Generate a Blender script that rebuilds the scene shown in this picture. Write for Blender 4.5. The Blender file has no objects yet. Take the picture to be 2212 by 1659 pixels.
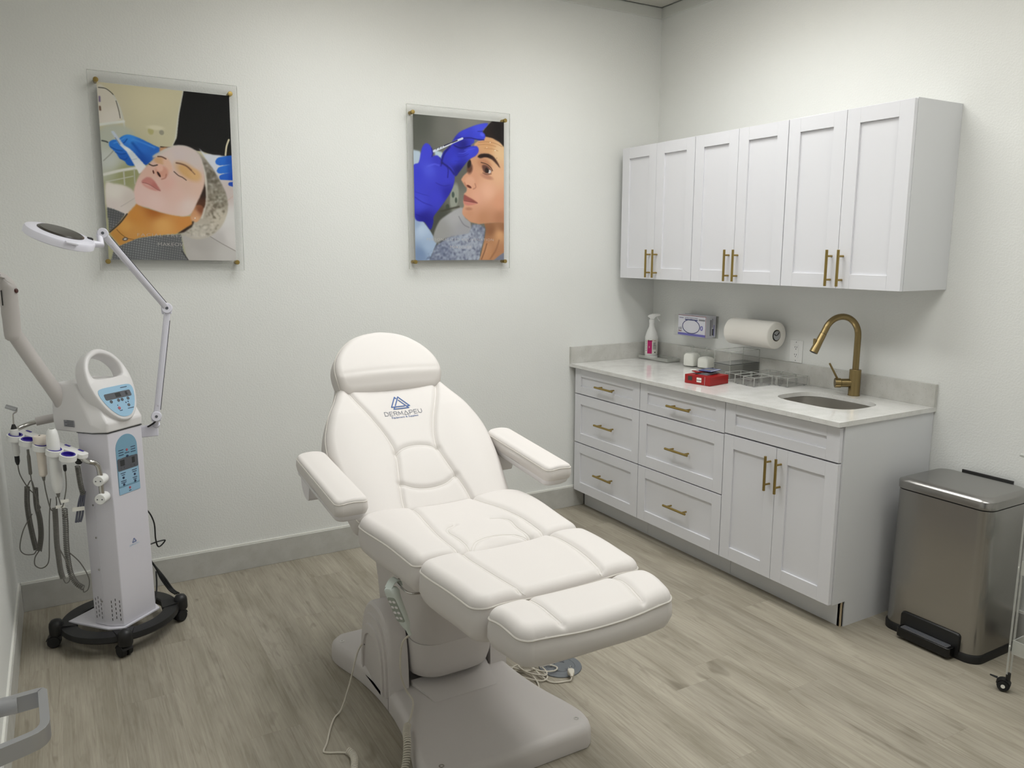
import bpy, bmesh, math, random
import numpy as np
from mathutils import Vector, Matrix

# ------------------------------------------------------------------ camera, world, exposure
scn = bpy.context.scene
COL = scn.collection
cam_data = bpy.data.cameras.new('camera')
cam = bpy.data.objects.new('camera', cam_data)
COL.objects.link(cam)
cam_data.sensor_width = 36.0
cam_data.lens = 1700.0 / 2212.0 * 36.0
cam_data.clip_start = 0.02
cam.location = (-3.3347, -3.9655, 1.6042)
cam.rotation_euler = (math.pi / 2 - 0.1699, 0.0, -0.5221)
scn.camera = cam

world = bpy.data.worlds.new('world')
scn.world = world
world.use_nodes = True
world.node_tree.nodes['Background'].inputs[0].default_value = (0.8, 0.82, 0.85, 1)
world.node_tree.nodes['Background'].inputs[1].default_value = 0.05

vs = scn.view_settings
vs.view_transform = 'Standard'
vs.look = 'None'
vs.gamma = 1.0
vs.use_curve_mapping = False
vs.exposure = -0.12
scn.cycles.transparent_max_bounces = 48

CEIL = 3.04
XL, YF = -3.595, -4.55            # left wall, wall behind the viewer
LAMP_COLOR = (0.92, 0.965, 1.0)
# ceiling troffers, one tile wide and two long: column, first row, watts
LAMPS = [(1, 1, 7.8), (3, 1, 11.0), (1, 4, 6.5), (3, 4, 6.0)]

random.seed(4)
RNG = np.random.RandomState(7)

# ------------------------------------------------------------------ materials
def lin(c):
    def f(v):
        v = v / 255.0
        return v / 12.92 if v <= 0.04045 else ((v + 0.055) / 1.055) ** 2.4
    return tuple(f(v) for v in c[:3]) + (1.0,)

def new_mat(name):
    m = bpy.data.materials.new(name)
    m.use_nodes = True
    return m, m.node_tree, m.node_tree.nodes['Principled BSDF']

def mat(name, rgb, rough=0.5, metal=0.0, spec=0.5, coat=0.0, emit=0.0, aniso=0.0):
    m, nt, b = new_mat(name)
    b.inputs['Base Color'].default_value = lin(rgb)
    b.inputs['Roughness'].default_value = rough
    b.inputs['Metallic'].default_value = metal
    b.inputs['Specular IOR Level'].default_value = spec
    b.inputs['Coat Weight'].default_value = coat
    if aniso:
        b.inputs['Anisotropic'].default_value = aniso
    if emit:
        b.inputs['Emission Color'].default_value = lin(rgb)
        b.inputs['Emission Strength'].default_value = emit
    return m

def node(nt, typ, **kw):
    n = nt.nodes.new(typ)
    for k, v in kw.items():
        if k in n.inputs.keys() if hasattr(n.inputs, 'keys') else False:
            n.inputs[k].default_value = v
        else:
            setattr(n, k, v)
    return n

def add_bump(m, scale, strength, dist=0.002, detail=3.0, coord='Object', stretch=None):
    nt = m.node_tree
    b = nt.nodes['Principled BSDF']
    tc = nt.nodes.new('ShaderNodeTexCoord')
    nz = nt.nodes.new('ShaderNodeTexNoise')
    nz.inputs['Scale'].default_value = scale
    nz.inputs['Detail'].default_value = detail
    src = tc.outputs[coord]
    if stretch:
        mp = nt.nodes.new('ShaderNodeMapping')
        mp.inputs['Scale'].default_value = stretch
        nt.links.new(src, mp.inputs['Vector'])
        src = mp.outputs['Vector']
    nt.links.new(src, nz.inputs['Vector'])
    bp = nt.nodes.new('ShaderNodeBump')
    bp.inputs['Strength'].default_value = strength
    bp.inputs['Distance'].default_value = dist
    nt.links.new(nz.outputs['Fac'], bp.inputs['Height'])
    nt.links.new(bp.outputs['Normal'], b.inputs['Normal'])
    return m

def ramp(nt, stops, interp='LINEAR'):
    r = nt.nodes.new('ShaderNodeValToRGB')
    e = r.color_ramp.elements
    while len(e) < len(stops):
        e.new(0.5)
    for i, (p, c) in enumerate(stops):
        e[i].position = p
        e[i].color = lin(c) if len(c) == 3 else c
    r.color_ramp.interpolation = interp
    return r

def wall_material():
    m, nt, b = new_mat('wall_paint')
    tc = nt.nodes.new('ShaderNodeTexCoord')
    n1 = nt.nodes.new('ShaderNodeTexNoise'); n1.inputs['Scale'].default_value = 120; n1.inputs['Detail'].default_value = 2.5
    n2 = nt.nodes.new('ShaderNodeTexNoise'); n2.inputs['Scale'].default_value = 0.9
    nt.links.new(tc.outputs['Object'], n1.inputs['Vector'])
    nt.links.new(tc.outputs['Object'], n2.inputs['Vector'])
    rc = ramp(nt, [(0.3, (225, 226, 223)), (0.7, (229, 230, 227))])
    nt.links.new(n2.outputs['Fac'], rc.inputs['Fac'])
    nt.links.new(rc.outputs['Color'], b.inputs['Base Color'])
    rh = ramp(nt, [(0.42, (0, 0, 0, 1)), (0.62, (1, 1, 1, 1))])
    nt.links.new(n1.outputs['Fac'], rh.inputs['Fac'])
    bp = nt.nodes.new('ShaderNodeBump'); bp.inputs['Strength'].default_value = 0.4; bp.inputs['Distance'].default_value = 0.001
    nt.links.new(rh.outputs['Color'], bp.inputs['Height'])
    nt.links.new(bp.outputs['Normal'], b.inputs['Normal'])
    b.inputs['Roughness'].default_value = 0.55
    b.inputs['Specular IOR Level'].default_value = 0.35
    return m

def quartz_material(name, base, dark, light, rough, vein=False):
    m, nt, b = new_mat(name)
    tc = nt.nodes.new('ShaderNodeTexCoord')
    vo = nt.nodes.new('ShaderNodeTexVoronoi'); vo.inputs['Scale'].default_value = 210
    nz = nt.nodes.new('ShaderNodeTexNoise'); nz.inputs['Scale'].default_value = 60; nz.inputs['Detail'].default_value = 5
    big = nt.nodes.new('ShaderNodeTexNoise'); big.inputs['Scale'].default_value = 14; big.inputs['Detail'].default_value = 8
    for n in (vo, nz, big):
        nt.links.new(tc.outputs['Object'], n.inputs['Vector'])
    rc = ramp(nt, [(0.38, base), (0.60, light)])
    nt.links.new(big.outputs['Fac'], rc.inputs['Fac'])
    sp = ramp(nt, [(0.0, (1, 1, 1, 1)), (0.16, (1, 1, 1, 1)), (0.22, (0, 0, 0, 1))])
    nt.links.new(vo.outputs['Distance'], sp.inputs['Fac'])
    cut = ramp(nt, [(0.5, (0, 0, 0, 1)), (0.58, (1, 1, 1, 1))])
    nt.links.new(nz.outputs['Fac'], cut.inputs['Fac'])
    mul = nt.nodes.new('ShaderNodeMath'); mul.operation = 'MULTIPLY'
    nt.links.new(sp.outputs['Color'], mul.inputs[0]); nt.links.new(cut.outputs['Color'], mul.inputs[1])
    mx = nt.nodes.new('ShaderNodeMix'); mx.data_type = 'RGBA'
    nt.links.new(mul.outputs[0], mx.inputs['Factor'])
    nt.links.new(rc.outputs['Color'], mx.inputs['A'])
    mx.inputs['B'].default_value = lin(dark)
    nt.links.new(mx.outputs['Result'], b.inputs['Base Color'])
    b.inputs['Roughness'].default_value = rough
    return m

def plank_material():
    """Weathered grey-brown vinyl: grain along the object's Y, varied by each plank's random value."""
    m, nt, b = new_mat('vinyl_plank')
    L = nt.links.new
    tc = nt.nodes.new('ShaderNodeTexCoord')
    oi = nt.nodes.new('ShaderNodeObjectInfo')
    off = nt.nodes.new('ShaderNodeVectorMath'); off.operation = 'SCALE'; off.inputs['Scale'].default_value = 37.0
    comb = nt.nodes.new('ShaderNodeCombineXYZ')
    L(oi.outputs['Random'], comb.inputs[0]); L(oi.outputs['Random'], comb.inputs[1]); L(oi.outputs['Random'], comb.inputs[2])
    L(comb.outputs[0], off.inputs[0])
    add = nt.nodes.new('ShaderNodeVectorMath'); add.operation = 'ADD'
    L(tc.outputs['Object'], add.inputs[0]); L(off.outputs[0], add.inputs[1])
    def mapped(s):
        mp = nt.nodes.new('ShaderNodeMapping'); mp.inputs['Scale'].default_value = s
        L(add.outputs[0], mp.inputs['Vector']); return mp.outputs['Vector']
    def noise_tex(vec, scale, detail, dist=0.0, rough=0.55):
        n = nt.nodes.new('ShaderNodeTexNoise'); n.inputs['Scale'].default_value = scale; n.inputs['Detail'].default_value = detail
        n.inputs['Distortion'].default_value = dist; n.inputs['Roughness'].default_value = rough
        L(vec, n.inputs['Vector']); return n.outputs['Fac']
    fine = noise_tex(mapped((80, 2.4, 1)), 1.6, 7, 0.35, 0.68)
    swirl = noise_tex(mapped((12, 0.9, 1)), 1.3, 3, 1.1)
    cloud = noise_tex(mapped((10, 2.0, 1)), 1.0, 5, 0.5)
    knot = noise_tex(mapped((13, 3.4, 1)), 1.25, 2, 0.7)
    wv = nt.nodes.new('ShaderNodeMath'); wv.operation = 'MULTIPLY'; wv.inputs[1].default_value = 26.0
    L(swirl, wv.inputs[0])
    sn = nt.nodes.new('ShaderNodeMath'); sn.operation = 'SINE'; L(wv.outputs[0], sn.inputs[0])
    rc = ramp(nt, [(0.28, (142, 136, 122)), (0.5, (160, 154, 141)), (0.72, (174, 168, 155))])
    L(cloud, rc.inputs['Fac'])
    def mixc(fac, a, col, blend='MIX'):
        mx = nt.nodes.new('ShaderNodeMix'); mx.data_type = 'RGBA'; mx.blend_type = blend
        L(fac, mx.inputs['Factor']); L(a, mx.inputs['A']); mx.inputs['B'].default_value = lin(col)
        return mx.outputs['Result']
    def fac(src, lo, hi, amount):
        r = nt.nodes.new('ShaderNodeMapRange')
        r.inputs['From Min'].default_value = lo; r.inputs['From Max'].default_value = hi
        r.inputs['To Min'].default_value = 0; r.inputs['To Max'].default_value = amount
        L(src, r.inputs['Value']); return r.outputs['Result']
    c = mixc(fac(fine, 0.50, 0.74, 0.50), rc.outputs['Color'], (112, 104, 89))
    c = mixc(fac(fine, 0.46, 0.26, 0.45), c, (188, 182, 168))
    c = mixc(fac(sn.outputs[0], 0.74, 1.0, 0.17), c, (112, 104, 90))
    c = mixc(fac(knot, 0.63, 0.78, 0.55), c, (100, 93, 79))
    tone = ramp(nt, [(0.0, (246, 244, 241)), (1.0, (255, 253, 249))])
    L(oi.outputs['Random'], tone.inputs['Fac'])
    mx = nt.nodes.new('ShaderNodeMix'); mx.data_type = 'RGBA'; mx.blend_type = 'MULTIPLY'
    mx.inputs['Factor'].default_value = 1.0
    L(c, mx.inputs['A']); L(tone.outputs['Color'], mx.inputs['B'])
    L(mx.outputs['Result'], b.inputs['Base Color'])
    bp = nt.nodes.new('ShaderNodeBump'); bp.inputs['Strength'].default_value = 0.12; bp.inputs['Distance'].default_value = 0.001
    L(fine, bp.inputs['Height']); L(bp.outputs['Normal'], b.inputs['Normal'])
    b.inputs['Roughness'].default_value = 0.48
    b.inputs['Specular IOR Level'].default_value = 0.35
    return m

def clear_material(name, tint, refl=1.0, rough=0.03, milk=0.0):
    """Clear acrylic or glass sheet: tinted transparency under a Fresnel reflection."""
    m = bpy.data.materials.new(name); m.use_nodes = True
    nt = m.node_tree; nt.nodes.clear()
    out = nt.nodes.new('ShaderNodeOutputMaterial')
    tr = nt.nodes.new('ShaderNodeBsdfTransparent'); tr.inputs[0].default_value = lin(tint)
    gl = nt.nodes.new('ShaderNodeBsdfGlossy'); gl.inputs['Roughness'].default_value = rough
    fr = nt.nodes.new('ShaderNodeFresnel'); fr.inputs['IOR'].default_value = 1.45
    mu = nt.nodes.new('ShaderNodeMath'); mu.operation = 'MULTIPLY'; mu.inputs[1].default_value = refl
    mx = nt.nodes.new('ShaderNodeMixShader')
    ge = nt.nodes.new('ShaderNodeNewGeometry')       # reflect at the outer skin only
    sk = nt.nodes.new('ShaderNodeMath'); sk.operation = 'SUBTRACT'; sk.inputs[0].default_value = 1.0
    m2 = nt.nodes.new('ShaderNodeMath'); m2.operation = 'MULTIPLY'; m2.use_clamp = True
    nt.links.new(ge.outputs['Backfacing'], sk.inputs[1])
    nt.links.new(fr.outputs[0], mu.inputs[0]); nt.links.new(mu.outputs[0], m2.inputs[0]); nt.links.new(sk.outputs[0], m2.inputs[1]); nt.links.new(m2.outputs[0], mx.inputs[0])
    nt.links.new(tr.outputs[0], mx.inputs[1]); nt.links.new(gl.outputs[0], mx.inputs[2])
    if milk:                                         # flame-polished cut edges scatter some light
        df = nt.nodes.new('ShaderNodeBsdfDiffuse'); df.inputs[0].default_value = lin((232, 233, 228))
        m3 = nt.nodes.new('ShaderNodeMixShader'); m3.inputs[0].default_value = milk
        nt.links.new(mx.outputs[0], m3.inputs[1]); nt.links.new(df.outputs[0], m3.inputs[2])
        nt.links.new(m3.outputs[0], out.inputs['Surface'])
    else:
        nt.links.new(mx.outputs[0], out.inputs['Surface'])
    return m

def print_material():
    m, nt, b = new_mat('poster_print')
    at = nt.nodes.new('ShaderNodeAttribute'); at.attribute_name = 'ink'
    nt.links.new(at.outputs['Color'], b.inputs['Base Color'])
    b.inputs['Roughness'].default_value = 0.5
    b.inputs['Specular IOR Level'].default_value = 0.15
    return m

def steel_material(name, rgb, rough, stretch):
    m = mat(name, rgb, rough, 1.0)
    nt = m.node_tree; b = nt.nodes['Principled BSDF']
    tc = nt.nodes.new('ShaderNodeTexCoord'); mp = nt.nodes.new('ShaderNodeMapping'); mp.inputs['Scale'].default_value = stretch
    nz = nt.nodes.new('ShaderNodeTexNoise'); nz.inputs['Scale'].default_value = 30; nz.inputs['Detail'].default_value = 4
    nt.links.new(tc.outputs['Object'], mp.inputs['Vector']); nt.links.new(mp.outputs['Vector'], nz.inputs['Vector'])
    mr = nt.nodes.new('ShaderNodeMapRange'); mr.inputs['To Min'].default_value = rough - 0.015; mr.inputs['To Max'].default_value = rough + 0.02
    nt.links.new(nz.outputs['Fac'], mr.inputs['Value']); nt.links.new(mr.outputs['Result'], b.inputs['Roughness'])
    return m

M = {}
M['wall'] = wall_material()
M['plank'] = plank_material()
M['ceiling'] = add_bump(mat('ceiling_tile', (196, 194, 186), 0.9), 160, 0.5)
M['grid'] = mat('ceiling_grid', (225, 224, 220), 0.5)
M['floor_bed'] = mat('floor_bed', (120, 113, 100), 0.8)
M['dark_gap'] = mat('shadow_gap', (28, 27, 25), 0.9)
M['trim'] = mat('trim_paint', (215, 216, 211), 0.5)
M['quartz'] = quartz_material('quartz_top', (212, 211, 207), (154, 148, 138), (220, 219, 216), 0.09)
M['quartz_matte'] = quartz_material('quartz_splash', (190, 189, 183), (132, 127, 118), (200, 199, 194), 0.3)
M['baseboard'] = quartz_material('quartz_baseboard', (182, 181, 175), (154, 150, 142), (190, 189, 184), 0.5)
M['caulk'] = mat('caulk', (226, 225, 218), 0.6)
M['cabinet'] = mat('cabinet_white', (222, 222, 226), 0.38)
M['cabinet_side'] = mat('cabinet_side_panel', (214, 215, 217), 0.45)
M['raw_wood'] = mat('raw_edge', (176, 160, 132), 0.7)
M['brass'] = mat('brushed_brass', (164, 142, 86), 0.3, 1.0)
M['faucet'] = steel_material('faucet_gold', (146, 128, 90), 0.3, (1, 1, 8))
M['steel'] = steel_material('brushed_steel', (162, 160, 157), 0.26, (6, 6, 0.4))
M['sink'] = mat('sink_steel', (205, 202, 197), 0.3, 1.0)
M['chrome'] = mat('chrome', (200, 198, 194), 0.18, 1.0)
M['alu'] = mat('satin_aluminium', (186, 187, 190), 0.42, 1.0)
M['black'] = mat('black_plastic', (22, 22, 23), 0.45)
M['black_gloss'] = mat('black_gloss', (14, 14, 15), 0.2)
M['rubber'] = mat('black_rubber', (16, 16, 17), 0.7)
M['acrylic'] = clear_material('clear_acrylic', (253, 253, 253), 0.8)
M['acrylic_edge'] = clear_material('acrylic_edge', (240, 241, 239), 1.0, 0.12, 0.28)
M['acrylic_grey'] = clear_material('grey_acrylic', (232, 232, 231), 1.0, 0.05, 0.06)
M['glass'] = clear_material('jar_glass', (250, 251, 250), 1.5, 0.03, 0.05)
M['print'] = print_material()
M['letter_faint'] = mat('letter_faint', (196, 190, 184), 0.5)
M['letter_white'] = mat('letter_white', (206, 206, 208), 0.5)
M['leather'] = add_bump(mat('cream_leatherette', (214, 209, 205), 0.5, 0, 0.3), 420, 0.10, 0.0006, 2.0)
M['leather_side'] = add_bump(mat('cream_leatherette_piping', (205, 200, 192), 0.45, 0, 0.4), 420, 0.10, 0.0006, 2.0)
M['stitch'] = mat('stitching', (214, 207, 196), 0.7)
M['shell'] = add_bump(mat('chair_shell', (204, 199, 196), 0.46), 500, 0.08, 0.0005, 2.0)
M['shell_light'] = mat('chair_shell_light', (226, 223, 224), 0.42)
M['logo_blue'] = mat('logo_blue', (42, 84, 146), 0.6)
M['logo_grey'] = mat('logo_grey', (112, 116, 128), 0.6)
M['machine'] = mat('machine_white', (226, 224, 224), 0.34)
M['machine_metal'] = mat('machine_enamel', (216, 214, 222), 0.36)
M['machine_grey'] = mat('machine_grey_arm', (198, 193, 190), 0.4)
M['lamp_white'] = mat('lamp_white', (226, 225, 236), 0.34)
M['panel_blue'] = mat('panel_blue', (150, 188, 214), 0.35)
M['panel_blue2'] = mat('panel_blue_deep', (122, 164, 188), 0.35)
M['lcd'] = mat('lcd_grey', (88, 90, 96), 0.3)
M['lcd_dark'] = mat('lcd_dark', (52, 54, 56), 0.25)
M['ink'] = mat('ink_navy', (44, 58, 84), 0.5)
M['button_red'] = mat('button_red', (176, 92, 104), 0.4)
M['purple'] = mat('purple_grip', (58, 42, 150), 0.4)
M['cream'] = mat('cream_plastic', (232, 222, 210), 0.4)
M['white_plastic'] = mat('white_plastic', (236, 236, 234), 0.36)
M['cord_grey'] = mat('grey_cord', (112, 110, 104), 0.55)
M['cord_blue'] = mat('blue_grey_cord', (96, 98, 112), 0.55)
M['cord_cream'] = mat('cream_cord', (204, 198, 184), 0.5)
M['remote'] = mat('remote_green_white', (206, 214, 208), 0.4)
M['remote_pad'] = mat('remote_keypad', (150, 156, 146), 0.5)
M['tag'] = mat('paper_tag', (232, 230, 222), 0.7)
M['paper'] = add_bump(mat('paper_towel', (240, 237, 230), 0.85), 220, 0.3, 0.001)
M['cotton'] = add_bump(mat('cotton', (246, 244, 238), 0.95), 60, 0.6, 0.004)
M['carton_red'] = mat('red_carton', (150, 14, 12), 0.38)
M['carton_white'] = mat('white_carton', (222, 222, 230), 0.5)
M['carton_violet'] = mat('violet_print', (112, 108, 190), 0.5)
M['carton_maroon'] = mat('maroon_print', (120, 34, 30), 0.5)
M['print_blue'] = mat('navy_print', (62, 68, 122), 0.5)
M['print_grey'] = mat('grey_print', (140, 140, 146), 0.5)
M['magenta'] = mat('magenta_label', (188, 18, 104), 0.45)
M['label_green'] = mat('green_label', (20, 120, 80), 0.45)
M['packet_blue'] = mat('blue_packet', (74, 84, 136), 0.4)
M['packet_grey'] = mat('grey_packet', (112, 112, 116), 0.4)
M['outlet_white'] = mat('outlet_white', (232, 232, 230), 0.35)
M['floor_plate'] = add_bump(mat('floor_plate', (112, 116, 120), 0.55, 0.3), 300, 0.1)
M['diffuser'] = mat('lamp_diffuser', (255, 252, 244), 0.5, emit=6.0)
M['smoked'] = mat('smoked_cover', (58, 54, 48), 0.25)
M['dark_red'] = mat('dark_red_knob', (72, 26, 20), 0.35)

# ------------------------------------------------------------------ mesh helpers
def frame(p, x=None, z=None):
    """Matrix with origin p, Z along z and X near x."""
    z = Vector(z if z is not None else (0, 0, 1)).normalized()
    x = Vector(x if x is not None else ((1, 0, 0) if abs(z.x) < 0.9 else (0, 1, 0)))
    y = z.cross(x).normalized(); x = y.cross(z)
    m = Matrix((x, y, z)).transposed().to_4x4(); m.translation = Vector(p)
    return m

def catmull(pts, n=8, closed=False):
    P = [Vector(p) for p in pts]; k = len(P); out = []
    segs = k if closed else k - 1
    for i in range(segs):
        if closed:
            a, b, c, d = P[(i - 1) % k], P[i], P[(i + 1) % k], P[(i + 2) % k]
        else:
            a, b, c, d = P[max(i - 1, 0)], P[i], P[i + 1], P[min(i + 2, k - 1)]
        for j in range(n):
            t = j / n
            out.append(0.5 * ((2 * b) + (c - a) * t + (2 * a - 5 * b + 4 * c - d) * t * t + (3 * b - a - 3 * c + d) * t ** 3))
    if not closed:
        out.append(P[-1])
    return out

def rrect(w, h, r, seg=5, cx=0.0, cy=0.0):
    pts = []
    for sx, sy, a0 in ((1, 1, 0), (-1, 1, 90), (-1, -1, 180), (1, -1, 270)):
        for i in range(seg + 1):
            a = math.radians(a0 + 90 * i / seg)
            pts.append((cx + sx * (w / 2 - r) + r * math.cos(a), cy + sy * (h / 2 - r) + r * math.sin(a)))
    return pts

class MB:
    def __init__(self):
        self.v = []; self.f = []
    def add(self, verts, faces, mtx=None):
        o = len(self.v)
        for p in verts:
            self.v.append(tuple(mtx @ Vector(p)) if mtx is not None else tuple(p))
        self.f += [tuple(i + o for i in fc) for fc in faces]
        return self
    def box(self, x0, x1, y0, y1, z0, z1, mtx=None):
        v = [(x0, y0, z0), (x1, y0, z0), (x1, y1, z0), (x0, y1, z0), (x0, y0, z1), (x1, y0, z1), (x1, y1, z1), (x0, y1, z1)]
        f = [(3, 2, 1, 0), (4, 5, 6, 7), (0, 1, 5, 4), (1, 2, 6, 5), (2, 3, 7, 6), (3, 0, 4, 7)]
        return self.add(v, f, mtx)
    def rings(self, rings, cap0=True, cap1=True, mtx=None, loop=True):
        n = len(rings[0]); v = [p for r in rings for p in r]; f = []
        for k in range(len(rings) - 1):
            for i in range(n if loop else n - 1):
                j = (i + 1) % n
                f.append((k * n + i, k * n + j, (k + 1) * n + j, (k + 1) * n + i))
        if cap0: f.append(tuple(reversed(range(n))))
        if cap1: f.append(tuple((len(rings) - 1) * n + i for i in range(n)))
        return self.add(v, f, mtx)
    def cyl(self, p0, p1, r0, r1=None, seg=20, cap=True):
        r1 = r0 if r1 is None else r1
        p0, p1 = Vector(p0), Vector(p1)
        m = frame(p0, z=p1 - p0); L = (p1 - p0).length
        a = [(math.cos(2 * math.pi * i / seg), math.sin(2 * math.pi * i / seg)) for i in range(seg)]
        return self.rings([[(r0 * c, r0 * s, 0) for c, s in a], [(r1 * c, r1 * s, L) for c, s in a]], cap, cap, m)
    def lathe(self, prof, mtx=None, seg=28, cap=True):
        a = [(math.cos(2 * math.pi * i / seg), math.sin(2 * math.pi * i / seg)) for i in range(seg)]
        return self.rings([[(r * c, r * s, z) for c, s in a] for r, z in prof], cap, cap, mtx)
    def prism(self, outline, z0, z1, mtx=None, chamfer=0.0):
        if chamfer:
            cx = sum(p[0] for p in outline) / len(outline); cy = sum(p[1] for p in outline) / len(outline)
            w = max(p[0] for p in outline) - min(p[0] for p in outline); h = max(p[1] for p in outline) - min(p[1] for p in outline)
            sx = 1 - 2 * chamfer / w; sy = 1 - 2 * chamfer / h
            small = [(cx + (x - cx) * sx, cy + (y - cy) * sy) for x, y in outline]
            rs = [[(x, y, z0) for x, y in outline], [(x, y, z1 - chamfer) for x, y in outline],
                  [(cx + (x - cx) * (1 + sx) / 2, cy + (y - cy) * (1 + sy) / 2, z1 - chamfer * 0.3) for x, y in outline], [(x, y, z1) for x, y in small]]
        else:
            rs = [[(x, y, z0) for x, y in outline], [(x, y, z1) for x, y in outline]]
        return self.rings(rs, True, True, mtx)
    def tube(self, path, r, seg=8, cap=True, closed=False):
        P = [Vector(p) for p in path]; n = len(P)
        rad = r if callable(r) else (lambda t: r)
        prev = None; rings = []
        for i in range(n):
            if closed:
                t = (P[(i + 1) % n] - P[(i - 1) % n])
            else:
                t = P[min(i + 1, n - 1)] - P[max(i - 1, 0)]
            if t.length < 1e-9: t = Vector((0, 0, 1))
            t.normalize()
            if prev is None:
                u = t.orthogonal().normalized()
            else:
                u = prev - t * prev.dot(t)
                u = u.normalized() if u.length > 1e-6 else t.orthogonal().normalized()
            prev = u; w = t.cross(u); rr = rad(i / max(n - 1, 1))
            rings.append([P[i] + (u * math.cos(2 * math.pi * k / seg) + w * math.sin(2 * math.pi * k / seg)) * rr for k in range(seg)])
        if closed:
            rings.append(rings[0]); cap = False
        return self.rings(rings, cap, cap)
    def hole_plate(self, outer, inner, z0, z1, mtx=None):
        """Plate between two loops of equal length."""
        n = len(outer)
        v = [(x, y, z0) for x, y in outer] + [(x, y, z1) for x, y in outer] + [(x, y, z1) for x, y in inner] + [(x, y, z0) for x, y in inner]
        f = []
        for i in range(n):
            j = (i + 1) % n
            f += [(i, j, n + j, n + i), (n + i, n + j, 2 * n + j, 2 * n + i), (2 * n + i, 2 * n + j, 3 * n + j, 3 * n + i), (3 * n + i, 3 * n + j, j, i)]
        return self.add(v, f, mtx)
    def build(self, name, material, parent=None, smooth=True, angle=38, bevel=0.0, seg=2):
        me = bpy.data.meshes.new(name)
        me.from_pydata(self.v, [], self.f)
        me.update()
        bm = bmesh.new(); bm.from_mesh(me)
        bmesh.ops.recalc_face_normals(bm, faces=bm.faces)
        if smooth:
            lim = math.radians(angle)
            for fc in bm.faces: fc.smooth = True
            for e in bm.edges:
                e.smooth = len(e.link_faces) == 2 and e.calc_face_angle(0) < lim
        bm.to_mesh(me); bm.free()
        me.materials.append(material)
        o = bpy.data.objects.new(name, me)
        COL.objects.link(o)
        if parent is not None: o.parent = parent
        if bevel:
            b = o.modifiers.new('bevel', 'BEVEL'); b.width = bevel; b.segments = seg
            b.limit_method = 'ANGLE'; b.angle_limit = math.radians(30); b.harden_normals = True
        return o

def box_part(name, x0, x1, y0, y1, z0, z1, material, parent=None, bevel=0.0):
    return MB().box(min(x0, x1), max(x0, x1), min(y0, y1), max(y0, y1), z0, z1).build(name, material, parent, bevel=bevel)

def tag(o, label, cat, group=None):
    o['label'] = label; o['category'] = cat
    if group: o['group'] = group
    return o

def thing(name, label, cat, loc=(0, 0, 0), rz=0.0, group=None):
    o = bpy.data.objects.new(name, None)
    o.empty_display_size = 0.05
    COL.objects.link(o)
    o.location = loc; o.rotation_euler = (0, 0, rz)
    return tag(o, label, cat, group)

def struct(o):
    o['kind'] = 'structure'
    return o

def copy_tree(o, parent=None):
    c = o.copy(); COL.objects.link(c); c.parent = parent
    for ch in list(o.children): copy_tree(ch, c)
    return c

def text_verts(s, size, align='CENTER', spacing=1.0, thin=0.0):
    cu = bpy.data.curves.new('text', 'FONT')
    cu.body = s; cu.size = size; cu.align_x = align; cu.space_character = spacing; cu.offset = thin
    cu.resolution_u = 3
    ob = bpy.data.objects.new('text', cu)
    me = bpy.data.meshes.new_from_object(ob)
    v = [tuple(p.co) for p in me.vertices]; f = [tuple(p.vertices) for p in me.polygons]
    bpy.data.objects.remove(ob); bpy.data.meshes.remove(me); bpy.data.curves.remove(cu)
    return v, f

def coil_path(path, R, pitch, per=10):
    """Helix winding round a guide path."""
    P = [Vector(p) for p in path]
    seg = [(P[i + 1] - P[i]).length for i in range(len(P) - 1)]; L = sum(seg)
    N = int(L / pitch * per); out = []; prev = None
    cum = [0]
    for s in seg: cum.append(cum[-1] + s)
    k = 0
    for i in range(N + 1):
        d = L * i / N
        while k < len(seg) - 1 and d > cum[k + 1]: k += 1
        t = (P[k + 1] - P[k]).normalized()
        c = P[k] + t * (d - cum[k])
        u = t.orthogonal().normalized() if prev is None else (prev - t * prev.dot(t)).normalized()
        prev = u; w = t.cross(u); a = 2 * math.pi * i / per
        out.append(c + (u * math.cos(a) + w * math.sin(a)) * R)
    return out

# ================================================================== the room
T = 0.12
floor = struct(box_part('floor', XL - T, T, YF - T, T, -0.06, -0.003, M['floor_bed']))
PW, PL = 0.178, 1.22
plank_mesh = {}
def plank_piece(x0, x1, y0, y1):
    g = 0.00006
    key = (round(x1 - x0, 4), round(y1 - y0, 4))
    if key not in plank_mesh:
        w, l = key[0] / 2 - g, key[1] / 2 - g
        ob = MB()
        ob.rings([[(-w, -l, -0.003), (w, -l, -0.003), (w, l, -0.003), (-w, l, -0.003)],
                  [(-w, -l, -0.00012), (w, -l, -0.00012), (w, l, -0.00012), (-w, l, -0.00012)],
                  [(-w + .00012, -l + .00012, 0), (w - .00012, -l + .00012, 0), (w - .00012, l - .00012, 0), (-w + .00012, l - .00012, 0)]])
        o = ob.build('plank', M['plank'], floor, smooth=False)
        plank_mesh[key] = o.data
    else:
        o = bpy.data.objects.new('plank', plank_mesh[key]); COL.objects.link(o); o.parent = floor
    o.location = ((x0 + x1) / 2, (y0 + y1) / 2, 0)
row = 0
shift = {}
x = -1.126
while x < 0: x += PW
fixed = {-1.304: -1.86, -1.126: -2.163, -0.948: -2.163 - 0.46}
while x > XL:
    xa, xb = max(x - PW, XL), min(x, 0.0)
    if xb > 0: xb = 0.0
    start = (row * 0.397) % PL
    for k, yj in fixed.items():
        if abs((x - PW) - k) < 0.01: start = (-yj) % PL
    y = -start + PL if start else 0.0
    while y > YF:
        ya, yb = max(y - PL, YF), min(y, 0.0)
        if yb - ya > 0.02 and xb - xa > 0.01: plank_piece(xa, xb, ya, yb)
        y -= PL
    x -= PW; row += 1

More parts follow.
